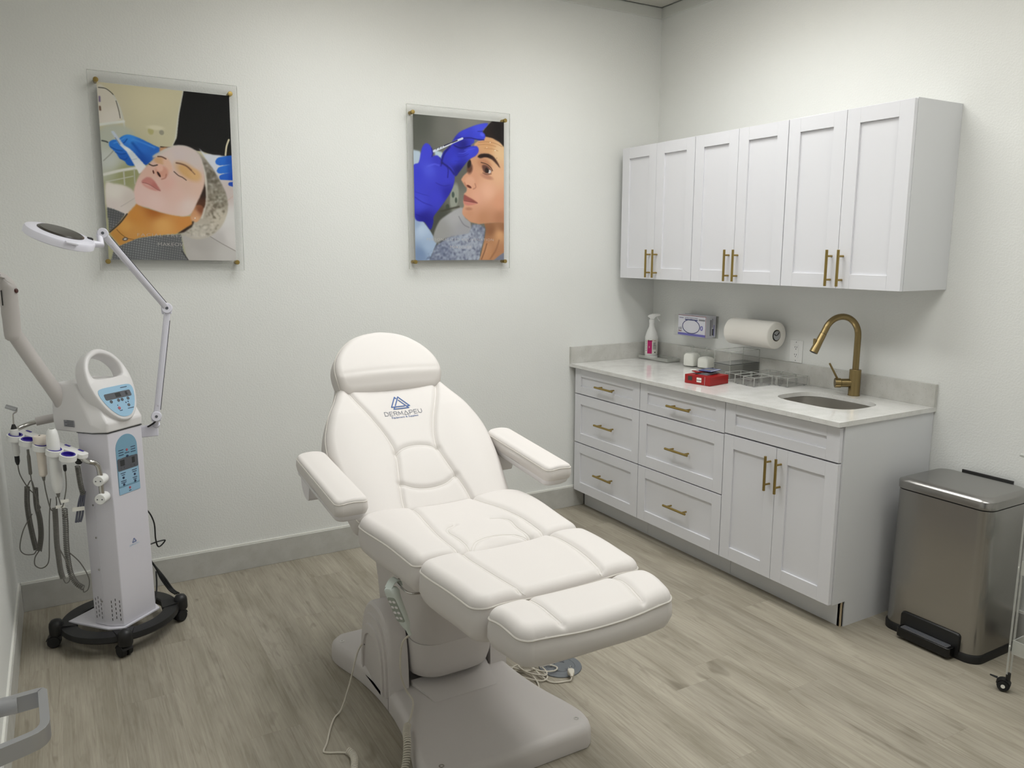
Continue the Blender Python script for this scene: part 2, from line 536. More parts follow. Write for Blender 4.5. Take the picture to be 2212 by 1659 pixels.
struct(box_part('wall_back', XL - T, T, 0, T, 0, CEIL + 0.05, M['wall']))
struct(box_part('wall_right', 0, T, YF - T, 0, 0, CEIL + 0.05, M['wall']))
wl = MB().box(XL - T, XL, -3.64, 0, 0, CEIL + 0.05).box(XL - T, XL, YF - T, -4.53, 0, CEIL + 0.05).box(XL - T, XL, -4.53, -3.64, 2.12, CEIL + 0.05)
struct(wl.build('wall_left', M['wall'], smooth=False))
struct(box_part('wall_front', XL, 0, YF - T, YF, 0, CEIL + 0.05, M['wall']))

def baseboard(name, x0, x1, y0, y1, nx, ny):
    o = struct(box_part(name, x0, x1, y0, y1, 0, 0.128, M['baseboard'], bevel=0.0015))
    # thin bead of caulk along the top edge
    c = MB()
    if ny: c.box(x0, x1, y1 - 0.007 if ny < 0 else y0, y1 if ny < 0 else y0 + 0.007, 0.128, 0.135)
    else: c.box(x0 if nx > 0 else x1 - 0.007, x0 + 0.007 if nx > 0 else x1, y0, y1, 0.128, 0.135)
    c.build('caulk_bead', M['caulk'], o)
baseboard('baseboard_back', XL + 0.012, -0.535, -0.014, 0, 0, -1)
baseboard('baseboard_left', XL, XL + 0.012, -3.6, 0, 1, 0)
baseboard('baseboard_right', -0.012, 0, YF, -1.945, -1, 0)

ceiling = struct(box_part('ceiling', XL - T, T, YF - T, T, CEIL + 0.05, CEIL + 0.1, M['dark_gap']))
lamp_cells = {(i, j + k) for i, j, w in LAMPS for k in (0, 1)}
tile_mesh = {}
for i in range(6):
    for j in range(8):
        if (i, j) in lamp_cells: continue
        x1, x0 = -0.6 * i - 0.02, max(-0.6 * (i + 1) + 0.012, XL + 0.02)
        y1, y0 = -0.6 * j - 0.02, max(-0.6 * (j + 1) + 0.012, YF + 0.02)
        key = (round(x1 - x0, 3), round(y1 - y0, 3))
        if key not in tile_mesh:
            o = box_part('ceiling_tile', -key[0] / 2, key[0] / 2, -key[1] / 2, key[1] / 2, 0, 0.014, M['ceiling'], ceiling)
            tile_mesh[key] = o.data
        else:
            o = bpy.data.objects.new('ceiling_tile', tile_mesh[key]); COL.objects.link(o); o.parent = ceiling
        o.location = ((x0 + x1) / 2, (y0 + y1) / 2, CEIL + 0.004)
for i in range(1, 6): box_part('grid_bar', -0.6 * i - 0.012, -0.6 * i + 0.012, YF, -0.014, CEIL - 0.002, CEIL + 0.003, M['grid'], ceiling)
for j in range(1, 8): box_part('grid_bar', XL + 0.014, -0.014, -0.6 * j - 0.012, -0.6 * j + 0.012, CEIL - 0.003, CEIL + 0.0035, M['grid'], ceiling)
struct(box_part('trim_1', XL, -0.012, -0.012, 0, 2.981, CEIL + 0.002, M['trim'], bevel=0.002))
struct(box_part('trim_2', -0.012, 0, YF, 0, 2.981, CEIL + 0.002, M['trim'], bevel=0.002))
struct(box_part('trim_3', XL, XL + 0.012, YF, -0.012, 2.981, CEIL + 0.002, M['trim'], bevel=0.002))

LAMP_WORDS = ['flat white ceiling light panel in the corner of posters and wall cabinets', 'flat white ceiling light panel between the machine and the posters', 'flat white ceiling light panel over the bin side of the room', 'flat white ceiling light panel near the door']
for n, (i, j, watts) in enumerate(LAMPS):
    cx, cy = -0.6 * i - 0.3, -0.6 * j - 0.6
    t = thing('ceiling_light', LAMP_WORDS[n], 'ceiling light', (cx, cy, CEIL))
    MB().hole_plate([(-.288, -.588), (.288, -.588), (.288, .588), (-.288, .588)], [(-.27, -.57), (.27, -.57), (.27, .57), (-.27, .57)], -0.006, 0.03).build('frame', M['grid'], t, smooth=False)
    box_part('diffuser', -.27, .27, -.57, .57, 0.0, 0.01, M['diffuser'], t)
    ld = bpy.data.lights.new('panel_light', 'AREA'); ld.shape = 'RECTANGLE'; ld.size = 0.54; ld.size_y = 1.14
    ld.spread = math.radians(140); ld.energy = watts; ld.color = LAMP_COLOR
    lo = bpy.data.objects.new('panel_light', ld); COL.objects.link(lo); lo.parent = t; lo.location = (0, 0, -0.008)

# door folded back against the left wall, seen only by its lever
door = struct(box_part('door_1', -3.502, -3.462, -3.62, -2.70, 0.012, 2.08, M['cabinet_side'], bevel=0.002))
door['label'] = 'white door folded back along the left wall'
for hz in (0.25, 1.05, 1.85):
    MB().cyl((-3.508, -3.63, hz - 0.05), (-3.508, -3.63, hz + 0.05), 0.008).box(-3.595, -3.503, -3.634, -3.626, hz - 0.045, hz + 0.045).build('hinge', M['alu'], door)
lev = MB()
plan = [(-3.434, -2.779), (-3.404, -2.776), (-3.4005, -2.7765), (-3.398, -2.780), (-3.3945, -2.862), (-3.3955, -2.871), (-3.399, -2.879), (-3.405, -2.885), (-3.414, -2.889), (-3.456, -2.904)]
pts = [Vector((a, b, 0)) for a, b in plan]
pts = [pts[0], pts[1]] + [p for p in pts[2:]]
ring = []
for i, p in enumerate(pts):
    d = (pts[min(i + 1, len(pts) - 1)] - pts[max(i - 1, 0)]).normalized(); nrm = Vector((-d.y, d.x, 0)) * 0.0055
    ring.append([p + nrm + Vector((0, 0, 0.983)), p - nrm + Vector((0, 0, 0.983)), p - nrm + Vector((0, 0, 1.006)), p + nrm + Vector((0, 0, 1.006))])
lev.rings(ring)
lv = lev.build('lever_handle', M['alu'], door, bevel=0.0012)
lv['label'] = 'satin aluminium door lever with a squared return'
MB().cyl((-3.463, -2.779, 0.9945), (-3.428, -2.779, 0.9945), 0.0125).build('lever_neck', M['alu'], lv)
MB().cyl((-3.464, -2.779, 0.9945), (-3.452, -2.779, 0.9945), 0.032, 0.030, 32).build('rose', M['alu'], door, bevel=0.001)
MB().cyl((-3.432, -2.7845, 0.9945), (-3.432, -2.788, 0.9945), 0.004).build('lock_button', M['dark_red'], lv)

# ================================================================== cabinets along the right wall
HANDLE = {}
def bar_handle(parent, x, y, z, length, vertical):
    """T-bar pull standing 35 mm off a front that faces -x."""
    key = (round(length, 3), vertical)
    if key not in HANDLE:
        mb = MB(); h = length / 2; q = h - 0.028
        if vertical:
            mb.cyl((-0.035, 0, -h), (-0.035, 0, h), 0.0062, seg=14)
            for s in (-q, q): mb.cyl((0, 0, s), (-0.035, 0, s), 0.0048, seg=12)
        else:
            mb.cyl((-0.035, -h, 0), (-0.035, h, 0), 0.0062, seg=14)
            for s in (-q, q): mb.cyl((0, s, 0), (-0.035, s, 0), 0.0048, seg=12)
        o = mb.build('handle', M['brass'], parent, bevel=0.0008)
        HANDLE[key] = o
    else:
        src = HANDLE[key]
        o = src.copy(); COL.objects.link(o); o.parent = parent
    o.location = (x, y, z)
    return o

def shaker(name, parent, xf, y0, y1, z0, z1, rail, stile, label=None):
    """Shaker front facing -x: recessed panel with two stiles and two rails proud of it."""
    ya, yb = min(y0, y1), max(y0, y1); g = 0.0012
    p = box_part(name, xf + 0.009, xf + 0.016, ya + 0.004, yb - 0.004, z0 + 0.004, z1 - 0.004, M['cabinet'], parent)
    for a, b in ((ya + g, ya + stile), (yb - stile, yb - g)):
        box_part('stile', xf, xf + 0.0195, a, b, z0 + g, z1 - g, M['cabinet'], p, bevel=0.0007)
    for a, b in ((z0 + g, z0 + rail), (z1 - rail, z1 - g)):
        box_part('rail', xf + 0.0002, xf + 0.0193, ya + stile + 0.0002, yb - stile - 0.0002, a, b, M['cabinet'], p, bevel=0.0007)
    return p

# base units
Z_TOP, XF = 0.893, -0.618
units = [(-0.022, -0.6465), (-0.6465, -1.2845), (-1.2845, -1.927)]
words = ['white shaker base cabinet with three drawers beside the wall with the posters',
         'white shaker base cabinet with three drawers, in the middle below the red box',
         'white shaker sink base cabinet with two doors under a false drawer front']
for n, (ya, yb) in enumerate(units):
    t = thing('base_cabinet', words[n], 'cabinet', (0, 0, 0), group='base cabinets under the quartz counter')
    yl, yh = min(ya, yb) + 0.001, max(ya, yb) - 0.001
    body = MB()
    if n < 2:
        body.box(XF + 0.021, -0.003, yl, yh, 0.115, Z_TOP)
    else:                                        # open under the sink: sides, floor, back
        body.box(XF + 0.021, -0.003, yl, yl + 0.018, 0.115, Z_TOP).box(XF + 0.021, -0.003, yh - 0.018, yh, 0.115, Z_TOP)
        body.box(XF + 0.021, -0.003, yl + 0.018, yh - 0.018, 0.115, 0.133).box(-0.012, -0.003, yl + 0.018, yh - 0.018, 0.133, Z_TOP)
        body.box(XF + 0.021, XF + 0.04, yl + 0.018, yh - 0.018, 0.76, Z_TOP)
    body.build('body', M['cabinet_side'], t, smooth=False)
    k = MB().box(XF + 0.085, XF + 0.101, yl, yh, 0.0, 0.1148)
    if n == 2: k.box(XF + 0.085, -0.003, yl, yl + 0.016, 0.0, 0.1148)
    k.build('toe_kick', M['cabinet_side'], t, smooth=False)
    if n == 2:
        box_part('end_panel', XF + 0.0995, -0.003, yl - 0.006, yl, 0.0, 0.1148, M['cabinet_side'], t)
        box_part('end_panel', XF + 0.021, -0.003, yl - 0.006, yl - 0.0002, 0.1149, Z_TOP, M['cabinet_side'], t)
        box_part('raw_edge', XF + 0.0835, XF + 0.0848, yl - 0.006, yl + 0.004, 0.0, 0.114, M['raw_wood'], t)
    if n < 2:
        for (z0, z1, rail) in ((0.7325, 0.886, 0.047), (0.427, 0.7285, 0.06), (0.115, 0.423, 0.06)):
            d = shaker('drawer', t, XF, yl, yh, z0, z1, rail, 0.062)
            zh = (z0 + z1) / 2 - (0.004 if z1 > 0.8 else 0.0)
            bar_handle(d, XF, (yl + yh) / 2 - 0.022, zh, 0.17, False)
    else:
        shaker('false_drawer', t, XF, yl, yh, 0.7375, 0.886, 0.047, 0.066)
        mid = (yl + yh) / 2
        for a, b, hy in ((mid, yh, mid + 0.031), (yl, mid, mid - 0.029)):
            d = shaker('door', t, XF, a, b, 0.115, 0.733, 0.064, 0.062)
            bar_handle(d, XF, hy, 0.612, 0.16, True)

# wall units
XW, ZB, ZT = -0.322, 1.430, 2.196
wunits = [(-0.062, -0.686), (-0.688, -1.309), (-1.311, -1.935)]
words = ['white two-door wall cabinet closest to the wall with the posters', 'white two-door wall cabinet between the other two, above the glove box holder and paper roll',
         'white two-door wall cabinet with its side panel bare, above the faucet']
for n, (ya, yb) in enumerate(wunits):
    t = thing('wall_cabinet', words[n], 'cabinet', (0, 0, 0), group='white wall cabinets')
    yl, yh = min(ya, yb), max(ya, yb)
    box_part('body', XW + 0.021, -0.001, yl + 0.0005, yh - 0.0005, ZB + 0.001, ZT + (0.004 if n == 2 else 0), M['cabinet_side'], t, bevel=0.0006)
    mid = (yl + yh) / 2
    for a, b, hy in ((mid, yh, mid + 0.031), (yl, mid, mid - 0.029)):
        d = shaker('door', t, XW, a, b, ZB, ZT, 0.064, 0.066)
        bar_handle(d, XW, hy, 1.521, 0.16, True)

# countertop with the sink cut-out
CX0, CX1, CY0, CY1, CZ0, CZ1 = -0.648, -0.0005, -1.940, -0.0005, 0.8935, 0.914
SINK_C, SINK_H = (-0.292, -1.588), (0.152, 0.206)
def sink_loop(n, grow=0.0, ex=3.4):
    out = []
    for i in range(n):
        a = 2 * math.pi * i / n
        c, s = math.cos(a), math.sin(a)
        r = (abs(c / (SINK_H[0] + grow)) ** ex + abs(s / (SINK_H[1] + grow)) ** ex) ** (-1 / ex)
        out.append((SINK_C[0] + r * c, SINK_C[1] + r * s))
    return out
def around(x0, x1, y0, y1, n):
    out = []
    for i in range(n):
        a = 2 * math.pi * i / n; c, s = math.cos(a), math.sin(a)
        t = min([((x1 if c > 0 else x0) - SINK_C[0]) / c if abs(c) > 1e-9 else 1e9, ((y1 if s > 0 else y0) - SINK_C[1]) / s if abs(s) > 1e-9 else 1e9])
        out.append([SINK_C[0] + t * c, SINK_C[1] + t * s])
    for cx, cy in ((x0, y0), (x1, y0), (x1, y1), (x0, y1)):          # snap the nearest sample onto each corner
        k = min(range(n), key=lambda i: (out[i][0] - cx) ** 2 + (out[i][1] - cy) ** 2); out[k] = [cx, cy]
    return [tuple(p) for p in out]
NS = 96
ct = MB().box(CX0, CX1, -1.28, CY1, CZ0, CZ1).hole_plate(around(CX0, CX1, CY0, -1.28, NS), sink_loop(NS), CZ0, CZ1)
top = tag(ct.build('countertop', M['quartz'], bevel=0.0), 'white speckled quartz countertop with an undermount sink cut-out', 'countertop')
box_part('backsplash', -0.0195, -0.0005, CY0, -0.0205, CZ1, 1.016, M['quartz_matte'], top, bevel=0.001)
box_part('backsplash', CX0, -0.0005, -0.0200, -0.0005, CZ1, 1.016, M['quartz_matte'], top, bevel=0.001)

# sink bowl
sk = MB()
def lp(g, z, ex=3.4): return [(x, y, z) for x, y in sink_loop(64, g, ex)]
sk.rings([lp(0.018, CZ0 - 0.0012), lp(0.004, CZ0 - 0.0012), lp(0.001, CZ0 - 0.004), lp(-0.004, CZ0 - 0.12), lp(-0.015, CZ0 - 0.158), lp(-0.045, CZ0 - 0.168), [(SINK_C[0] + 0.045 * math.cos(2 * math.pi * i / 64), SINK_C[1] + 0.045 * math.sin(2 * math.pi * i / 64), CZ0 - 0.173) for i in range(64)]], False, True)
sink = sk.build('sink_bowl', M['sink'])
tag(sink, 'stainless steel undermount sink bowl set below the counter', 'sink')
MB().lathe([(0.042, 0), (0.042, 0.004), (0.03, 0.004), (0.026, 0.001)], Matrix.Translation((SINK_C[0], SINK_C[1], CZ0 - 0.1725))).build('drain', M['chrome'], sink)

# faucet: runs from its base toward the middle of the bowl
FB = Vector((-0.072, -1.572, 0.9143))
t = thing('kitchen_faucet', 'brushed gold gooseneck faucet with side lever behind the sink', 'faucet', FB)
MB().lathe([(0.0275, 0), (0.0275, 0.004), (0.0265, 0.006), (0.0265, 0.123), (0.0255, 0.125), (0.016, 0.125)]).build('body', M['faucet'], t)
dirx = Vector((-0.252, 0.068, 0)).normalized()
arch = [Vector((0, 0, 0.12)), Vector((0, 0, 0.2)), Vector((0, 0, 0.265))]
R = 0.094; cz = 0.284
for k in range(0, 13):
    a = math.radians(180 - 12 - 14.2 * k)
    arch.append(dirx * (R + R * math.cos(math.radians(k * 13.2)) * -1) + Vector((0, 0, cz + R * math.sin(math.radians(k * 13.2)))))
last = arch[-1]; dvec = (arch[-1] - arch[-2]).normalized()
arch.append(last + dvec * 0.02)
MB().tube(catmull(arch, 4), 0.0148, 16).build('spout', M['faucet'], t)
e0 = arch[-1]
sp = MB().cyl(e0 + dvec * 0.001, e0 + dvec * 0.03, 0.0155, 0.0165).cyl(e0 + dvec * 0.03, e0 + dvec * 0.098, 0.0165, 0.0195).build('spray_head', M['faucet'], t)
MB().cyl(e0 + dvec * 0.0975, e0 + dvec * 0.099, 0.016).build('nozzle', M['black'], sp)
MB().cyl(e0, e0 + dvec * 0.0015, 0.0158).build('seam_ring', M['black'], t)
bt = frame(e0 + dvec * 0.05 + dirx * 0.0178, x=dvec, z=dirx); MB().prism(rrect(0.045, 0.014, 0.005), 0, 0.005, bt).build('spray_button', M['faucet'], sp)
side = Vector((-0.75, 0.62, -0.02)).normalized()
hub0 = Vector((0, 0, 0.06))
MB().cyl(hub0 + side * 0.018, hub0 + side * 0.062, 0.0205).build('valve', M['faucet'], t)
hd = MB().cyl(hub0 + side * 0.0635, hub0 + side * 0.09, 0.0235)
lv0 = hub0 + side * 0.078 + Vector((0, 0, 0.018)); ldir = (Vector((-0.36, 0.22, 0.75))).normalized()
hd.cyl(lv0, lv0 + ldir * 0.088, 0.0052, 0.0046, 12)
hd.build('lever', M['faucet'], t, bevel=0.001)

# ================================================================== treatment chair
CH = Vector((-2.212, -1.56, 0.0))
chair = thing('treatment_chair', 'cream leatherette electric facial treatment chair on a grey hourglass base', 'treatment chair', CH)
def shift_mb(mb, d):
    mb.v = [tuple(Vector(p) + d) for p in mb.v]; return mb
def cb(mb, name, material, parent=chair, **kw):
    """Chair part drawn in room coordinates, stored relative to the chair's base."""
    return shift_mb(mb, -CH).build(name, material, parent, **kw)

def poly_dist(px, py, line):
    d = np.full(px.shape, 1e9)
    for (ax, ay), (bx, by) in zip(line[:-1], line[1:]):
        vx, vy = bx - ax, by - ay; L2 = vx * vx + vy * vy + 1e-12
        t = np.clip(((px - ax) * vx + (py - ay) * vy) / L2, 0, 1)
        d = np.minimum(d, np.hypot(px - ax - t * vx, py - ay - t * vy))
    return d

def smooth_line(pts, n=10):
    return [(p.x, p.y) for p in catmull([(a, b, 0) for a, b in pts], n)]

def cushion(name, O, vdir, length, wfun, thick, crown, seams=(), r=0.024, nu=150, nv=110, taper=0.02, front=None, parent=chair, material='leather', pipe=0.0032, end_pow=1.0):
    """Upholstered pad: top surface over (u across, v along vdir) with stitched grooves, rounded rim, side wall and piping."""
    vdir = Vector(vdir).normalized(); udir = Vector((1, 0, 0)); nrm = udir.cross(vdir)
    s = np.linspace(-1, 1, nu); s = np.sign(s) * (1 - (1 - np.abs(s)) ** 1.5)
    t = np.linspace(-1, 1, nv); t = np.sign(t) * (1 - (1 - np.abs(t)) ** 1.5); v1 = (t + 1) / 2 * length
    w1 = np.array([wfun(v) for v in v1])
    U = s[None, :] * w1[:, None]; V = np.repeat(v1[:, None], nu, 1)
    if front is not None:                        # bow the near edge
        V = V - np.array(front(s))[None, :] * (1 - v1 / length)[:, None]
    outline = [(U[0, i], V[0, i]) for i in range(nu)] + [(U[j, -1], V[j, -1]) for j in range(nv)] + [(U[-1, i], V[-1, i]) for i in range(nu - 1, -1, -1)] + [(U[j, 0], V[j, 0]) for j in range(nv - 1, -1, -1)]
    slim = outline[::2] + [outline[0]]
    e = poly_dist(U, V, slim)
    e[0, :] = 0; e[-1, :] = 0; e[:, 0] = 0; e[:, -1] = 0
    lines = [(smooth_line(l), d) for l, d in seams]
    def height(pu, pv, pe):
        h = crown(pu, pv)
        q = np.clip(pe / r, 0, 1)
        h = h + r * (np.sqrt(np.clip(1 - (1 - q) ** 2, 0, 1)) - 1)
        for l, depth in lines:
            h = h - np.clip(pe / 0.012, 0, 1) * depth * np.exp(-(poly_dist(pu, pv, l) / 0.011) ** 2)
        return h
    H = height(U, V, e)
    O = Vector(O)
    on, vn, nn = np.array(O), np.array(vdir), np.array(nrm)
    P = on + U[..., None] * np.array([1, 0, 0]) + V[..., None] * vn + H[..., None] * nn
    verts = [tuple(p) for p in P.reshape(-1, 3)]
    faces = [(j * nu + i, j * nu + i + 1, (j + 1) * nu + i + 1, (j + 1) * nu + i) for j in range(nv - 1) for i in range(nu - 1)]
    ring = [0 * nu + i for i in range(nu - 1)] + [j * nu + nu - 1 for j in range(nv - 1)] + [(nv - 1) * nu + i for i in range(nu - 1, 0, -1)] + [j * nu for j in range(nv - 1, 0, -1)]
    edge = [Vector(verts[k]) for k in ring]
    cen = O + vdir * (length / 2)
    prev = ring
    for depth, inset, bulge in ((0.25, 0, 0.004), (0.6, 0.0, 0.005), (0.88, 0.3, 0.0), (0.97, 0.65, 0.0), (1.0, 1.0, 0.0)):
        base = len(verts)
        for p in edge:
            rel = p - cen; flat = rel - nrm * rel.dot(nrm); k = flat.length
            out = flat / k if k > 1e-6 else Vector((0, 0, 0))
            h0 = rel.dot(nrm)
            h = h0 + (-thick - h0) * depth
            verts.append(tuple(cen + flat + out * bulge - out * taper * inset + nrm * h))
        cur = list(range(base, base + len(edge)))
        for i in range(len(edge)):
            j = (i + 1) % len(edge)
            faces.append((prev[i], cur[i], cur[j], prev[j]))
        prev = cur
    faces.append(tuple(prev))
    mb = MB(); mb.v = verts; mb.f = faces
    o = cb(mb, name, M[material], parent, angle=60)
    for l, depth in lines:                       # twin rows of stitching beside each seam
        if depth < .004: continue
        L2 = np.array(l); tg = np.gradient(L2, axis=0); tg /= np.linalg.norm(tg, axis=1)[:, None] + 1e-9
        for sd in (-1, 1):
            q = L2 + np.stack([-tg[:, 1], tg[:, 0]], 1) * .0042 * sd
            pe = poly_dist(q[:, 0], q[:, 1], slim)
            ok = (pe > .004) & (q[:, 1] > 0) & (q[:, 1] < length) & (np.abs(q[:, 0]) < np.array([wfun(min(max(v, 0), length)) for v in q[:, 1]]))
            q = q[ok]; pe = pe[ok]
            if len(q) < 4: continue
            hh = height(q[:, 0], q[:, 1], pe)
            pts = on + q[:, :1] * np.array([1, 0, 0]) + q[:, 1:] * vn + (hh - .0002)[:, None] * nn
            cb(MB().tube([Vector(p) for p in pts], .0011, 5), 'seam', M['leather_side'], o)
    if pipe:
        pp = [p + nrm * 0.001 for p in edge][::2]
        cb(MB().tube(pp, pipe, 6, closed=True), 'piping', M['leather_side'], o)
    return o, (on, vn, nn)

def corner_w(w, length, rc0, rc1):
    """Half width with plan corners rounded by rc0 at v=0 and rc1 at v=length."""
    def f(v):
        k = w(v)
        if v < rc0: k -= rc0 - math.sqrt(max(rc0 ** 2 - (rc0 - v) ** 2, 0))
        if length - v < rc1: k -= rc1 - math.sqrt(max(rc1 ** 2 - (rc1 - (length - v)) ** 2, 0))
        return max(k, 0.002)
    return f
def lerp_w(tab):
    xs = [a for a, b in tab]; ys = [b for a, b in tab]
    def f(v):                                   # smooth interpolation
        i = max(0, min(len(xs) - 2, int(np.searchsorted(xs, v)) - 1)); t = (v - xs[i]) / (xs[i + 1] - xs[i]); t = min(max(t, 0), 1)
        def m(k):
            if k == 0: return (ys[1] - ys[0]) / (xs[1] - xs[0])
            if k == len(xs) - 1: return (ys[-1] - ys[-2]) / (xs[-1] - xs[-2])
            return (ys[k + 1] - ys[k - 1]) / (xs[k + 1] - xs[k - 1])
        h = xs[i + 1] - xs[i]
        return (2 * t ** 3 - 3 * t ** 2 + 1) * ys[i] + (t ** 3 - 2 * t ** 2 + t) * h * m(i) + (-2 * t ** 3 + 3 * t ** 2) * ys[i + 1] + (t ** 3 - t ** 2) * h * m(i + 1)
    return f

XC = CH.x
# seat: from the knee seam up to the backrest
Ls = 0.455
def seat_crown(U, V):
    side = np.abs(U) / 0.3
    h = 0.012 * np.exp(-((side - 0.72) / 0.3) ** 2) - 0.004 * np.exp(-(side / 0.5) ** 2) + 0.012 * np.exp(-((V - 0.26) / 0.2) ** 2)
    notch = np.exp(-((U / 0.085) ** 2)) * np.clip(1 - V / 0.05, 0, 1)
    return h - 0.032 * notch
seat_seams = []
for sgn in (-1, 1):
    seat_seams.append(([(sgn * 0.118, Ls), (sgn * 0.122, 0.38), (sgn * 0.142, 0.26), (sgn * 0.155, 0.13), (sgn * 0.150, 0.0)], 0.009))
    seat_seams.append(([(sgn * 0.066, 0.205), (sgn * 0.098, 0.185), (sgn * 0.112, 0.15), (sgn * 0.104, 0.09), (sgn * 0.108, 0.0)], 0.007))
seat_seams.append(([(-0.10, 0.012), (-0.06, 0.055), (0.0, 0.074), (0.06, 0.055), (0.10, 0.012)], 0.006))
cushion('seat_cushion', (XC, -1.957, 0.714), (0, 1, 0), Ls, corner_w(lerp_w([(0, .290), (.15, .300), (.33, .318), (Ls, .318)]), Ls, 0.03, 0.06), 0.108, seat_crown, seat_seams, r=0.032, nu=190, nv=150)
# calf section
Lm = 0.335
mid_seams = [([(s_ * 0.150, Lm), (s_ * 0.158, 0.26), (s_ * 0.150, 0.13), (s_ * 0.128, 0.0)], 0.009) for s_ in (-1, 1)]
cushion('calf_cushion', (XC, -2.302, 0.716), (0, 1, 0), Lm, corner_w(lerp_w([(0, .270), (.1, .277), (.25, .290), (Lm, .290)]), Lm, 0.045, 0.035), 0.118,
        lambda U, V: 0.012 * np.exp(-((np.abs(U) / 0.28 - 0.72) / 0.3) ** 2) + 0.006 * np.exp(-((V - 0.17) / 0.15) ** 2), mid_seams, r=0.030, nu=190, nv=120,
        front=lambda s: 0.012 * np.clip(np.abs(s), 0, 1) ** 2 - 0.012)
# foot section
Lf = 0.165
foot_seams = [([(s_ * 0.132, Lf), (s_ * 0.136, 0.1), (s_ * 0.122, -0.02)], 0.008) for s_ in (-1, 1)]
cushion('foot_cushion', (XC, -2.478, 0.706), (0, 1, 0), Lf, corner_w(lerp_w([(0, .236), (.06, .245), (Lf, .258)]), Lf, 0.035, 0.04), 0.098,
        lambda U, V: 0.016 * np.exp(-((V - 0.095) / 0.07) ** 2) + 0.004 * np.exp(-((np.abs(U) / 0.25 - 0.7) / 0.3) ** 2), foot_seams, r=0.03, nu=170, nv=70,
        front=lambda s: 0.016 * (1 - s * s))

# backrest
BD = Vector((0, math.cos(math.radians(40.7)), math.sin(math.radians(40.7))))
BO = Vector((XC, -1.5, 0.684))
Lb = 0.70
def back_crown(U, V):
    side = np.abs(U) / 0.31
    return 0.022 * np.exp(-((side - 0.72) / 0.34) ** 2) * np.clip((0.66 - V) / 0.2, 0, 1) + 0.004 * np.exp(-(U / 0.09) ** 2) * np.exp(-((V - 0.19) / 0.08) ** 2)
back_seams = []
for s_ in (-1, 1):
    back_seams.append(([(s_ * 0.130, 0.0), (s_ * 0.126, 0.06), (s_ * 0.108, 0.15), (s_ * 0.086, 0.26), (s_ * 0.092, 0.33), (s_ * 0.122, 0.42), (s_ * 0.172, 0.535), (s_ * 0.19, 0.60)], 0.010))
back_seams.append(([(-0.112, 0.135), (-0.06, 0.108), (0, 0.10), (0.06, 0.108), (0.112, 0.135)], 0.008))
back_seams.append(([(-0.086, 0.265), (-0.045, 0.287), (0, 0.294), (0.045, 0.287), (0.086, 0.265)], 0.007))
back_w = corner_w(lerp_w([(0, .296), (.08, .308), (.22, .326), (.36, .322), (.47, .284), (.55, .240), (.63, .205), (Lb, .185)]), Lb, 0.03, 0.06)
backrest, BF = cushion('backrest', BO, BD, Lb, back_w, 0.115, back_crown, back_seams, r=0.030, nu=200, nv=230, taper=0.03)

# headrest pillow: wedge-fronted half round
HDv = Vector((0, math.cos(math.radians(51)), math.sin(math.radians(51))))
HO = Vector((XC, -1.083, 1.058))
Lh = 0.275
head_tab = [(0, .198), (.03, .211), (.08, .219), (.13, .212), (.18, .186), (.22, .150), (.25, .108), (.268, .058), (Lh, .012)]
def head_crown(U, V):
    rise = np.clip(V / 0.075, 0, 1)
    return 0.026 * (rise * rise * (3 - 2 * rise)) - 0.020 * np.clip((V - 0.075) / 0.2, 0, 1) ** 1.5 + 0.004 * np.exp(-(U / 0.16) ** 2)
headrest, HF = cushion('headrest', HO, HDv, Lh, corner_w(lerp_w(head_tab), Lh, 0.03, 0.0), 0.085, head_crown, [([(-0.2, 0.073), (0, 0.079), (0.2, 0.073)], 0.002)], r=0.026, nu=130, nv=110, taper=0.02)

# logo stitched on the backrest
def on_back(u, v, lift=0.0012):
    o, vn, nn = BF
    h = float(back_crown(np.array([u]), np.array([v]))[0]) + lift
    p = o + np.array([u, 0, 0]) + v * vn + h * nn
    return tuple(p)
def stroke_mesh(mb, lines, w, place):
    for ln in lines:
        P = [Vector((a, b, 0)) for a, b in ln]
        for a, b in zip(P[:-1], P[1:]):
            d = (b - a).normalized(); n_ = Vector((-d.y, d.x, 0)) * w / 2; a2 = a - d * w * 0.35; b2 = b + d * w * 0.35
            q = [a2 + n_, a2 - n_, b2 - n_, b2 + n_]
            mb.add([place(p.x, p.y) for p in q], [(0, 1, 2, 3)])
    return mb
LET = {'D': (0.8, [[(0, 0), (0, 1), (.4, 1), (.72, .85), (.8, .5), (.72, .15), (.4, 0), (0, 0)]]), 'E': (0.66, [[(.66, 1), (0, 1), (0, 0), (.66, 0)], [(0, .5), (.55, .5)]]),
       'R': (0.72, [[(0, 0), (0, 1), (.5, 1), (.7, .88), (.7, .62), (.5, .5), (0, .5)], [(.4, .5), (.72, 0)]]), 'M': (0.9, [[(0, 0), (.06, 1), (.45, .2), (.84, 1), (.9, 0)]]),
       'A': (0.95, [[(0, 0), (.475, 1), (.95, 0), (0, 0)]]), 'P': (0.7, [[(0, 0), (0, 1), (.5, 1), (.7, .86), (.7, .58), (.5, .45), (0, .45)]]), 'U': (0.75, [[(0, 1), (0, .3), (.15, .05), (.375, 0), (.6, .05), (.75, .3), (.75, 1)]])}
def word_lines(word, size, cx, cy, gap=0.3):
    tot = sum(LET[c][0] for c in word) + gap * (len(word) - 1); x = cx - tot * size / 2; out = []
    for c in word:
        w, ls = LET[c]
        out += [[(x + a * size, cy + b * size) for a, b in l] for l in ls]
        x += (w + gap) * size
    return out
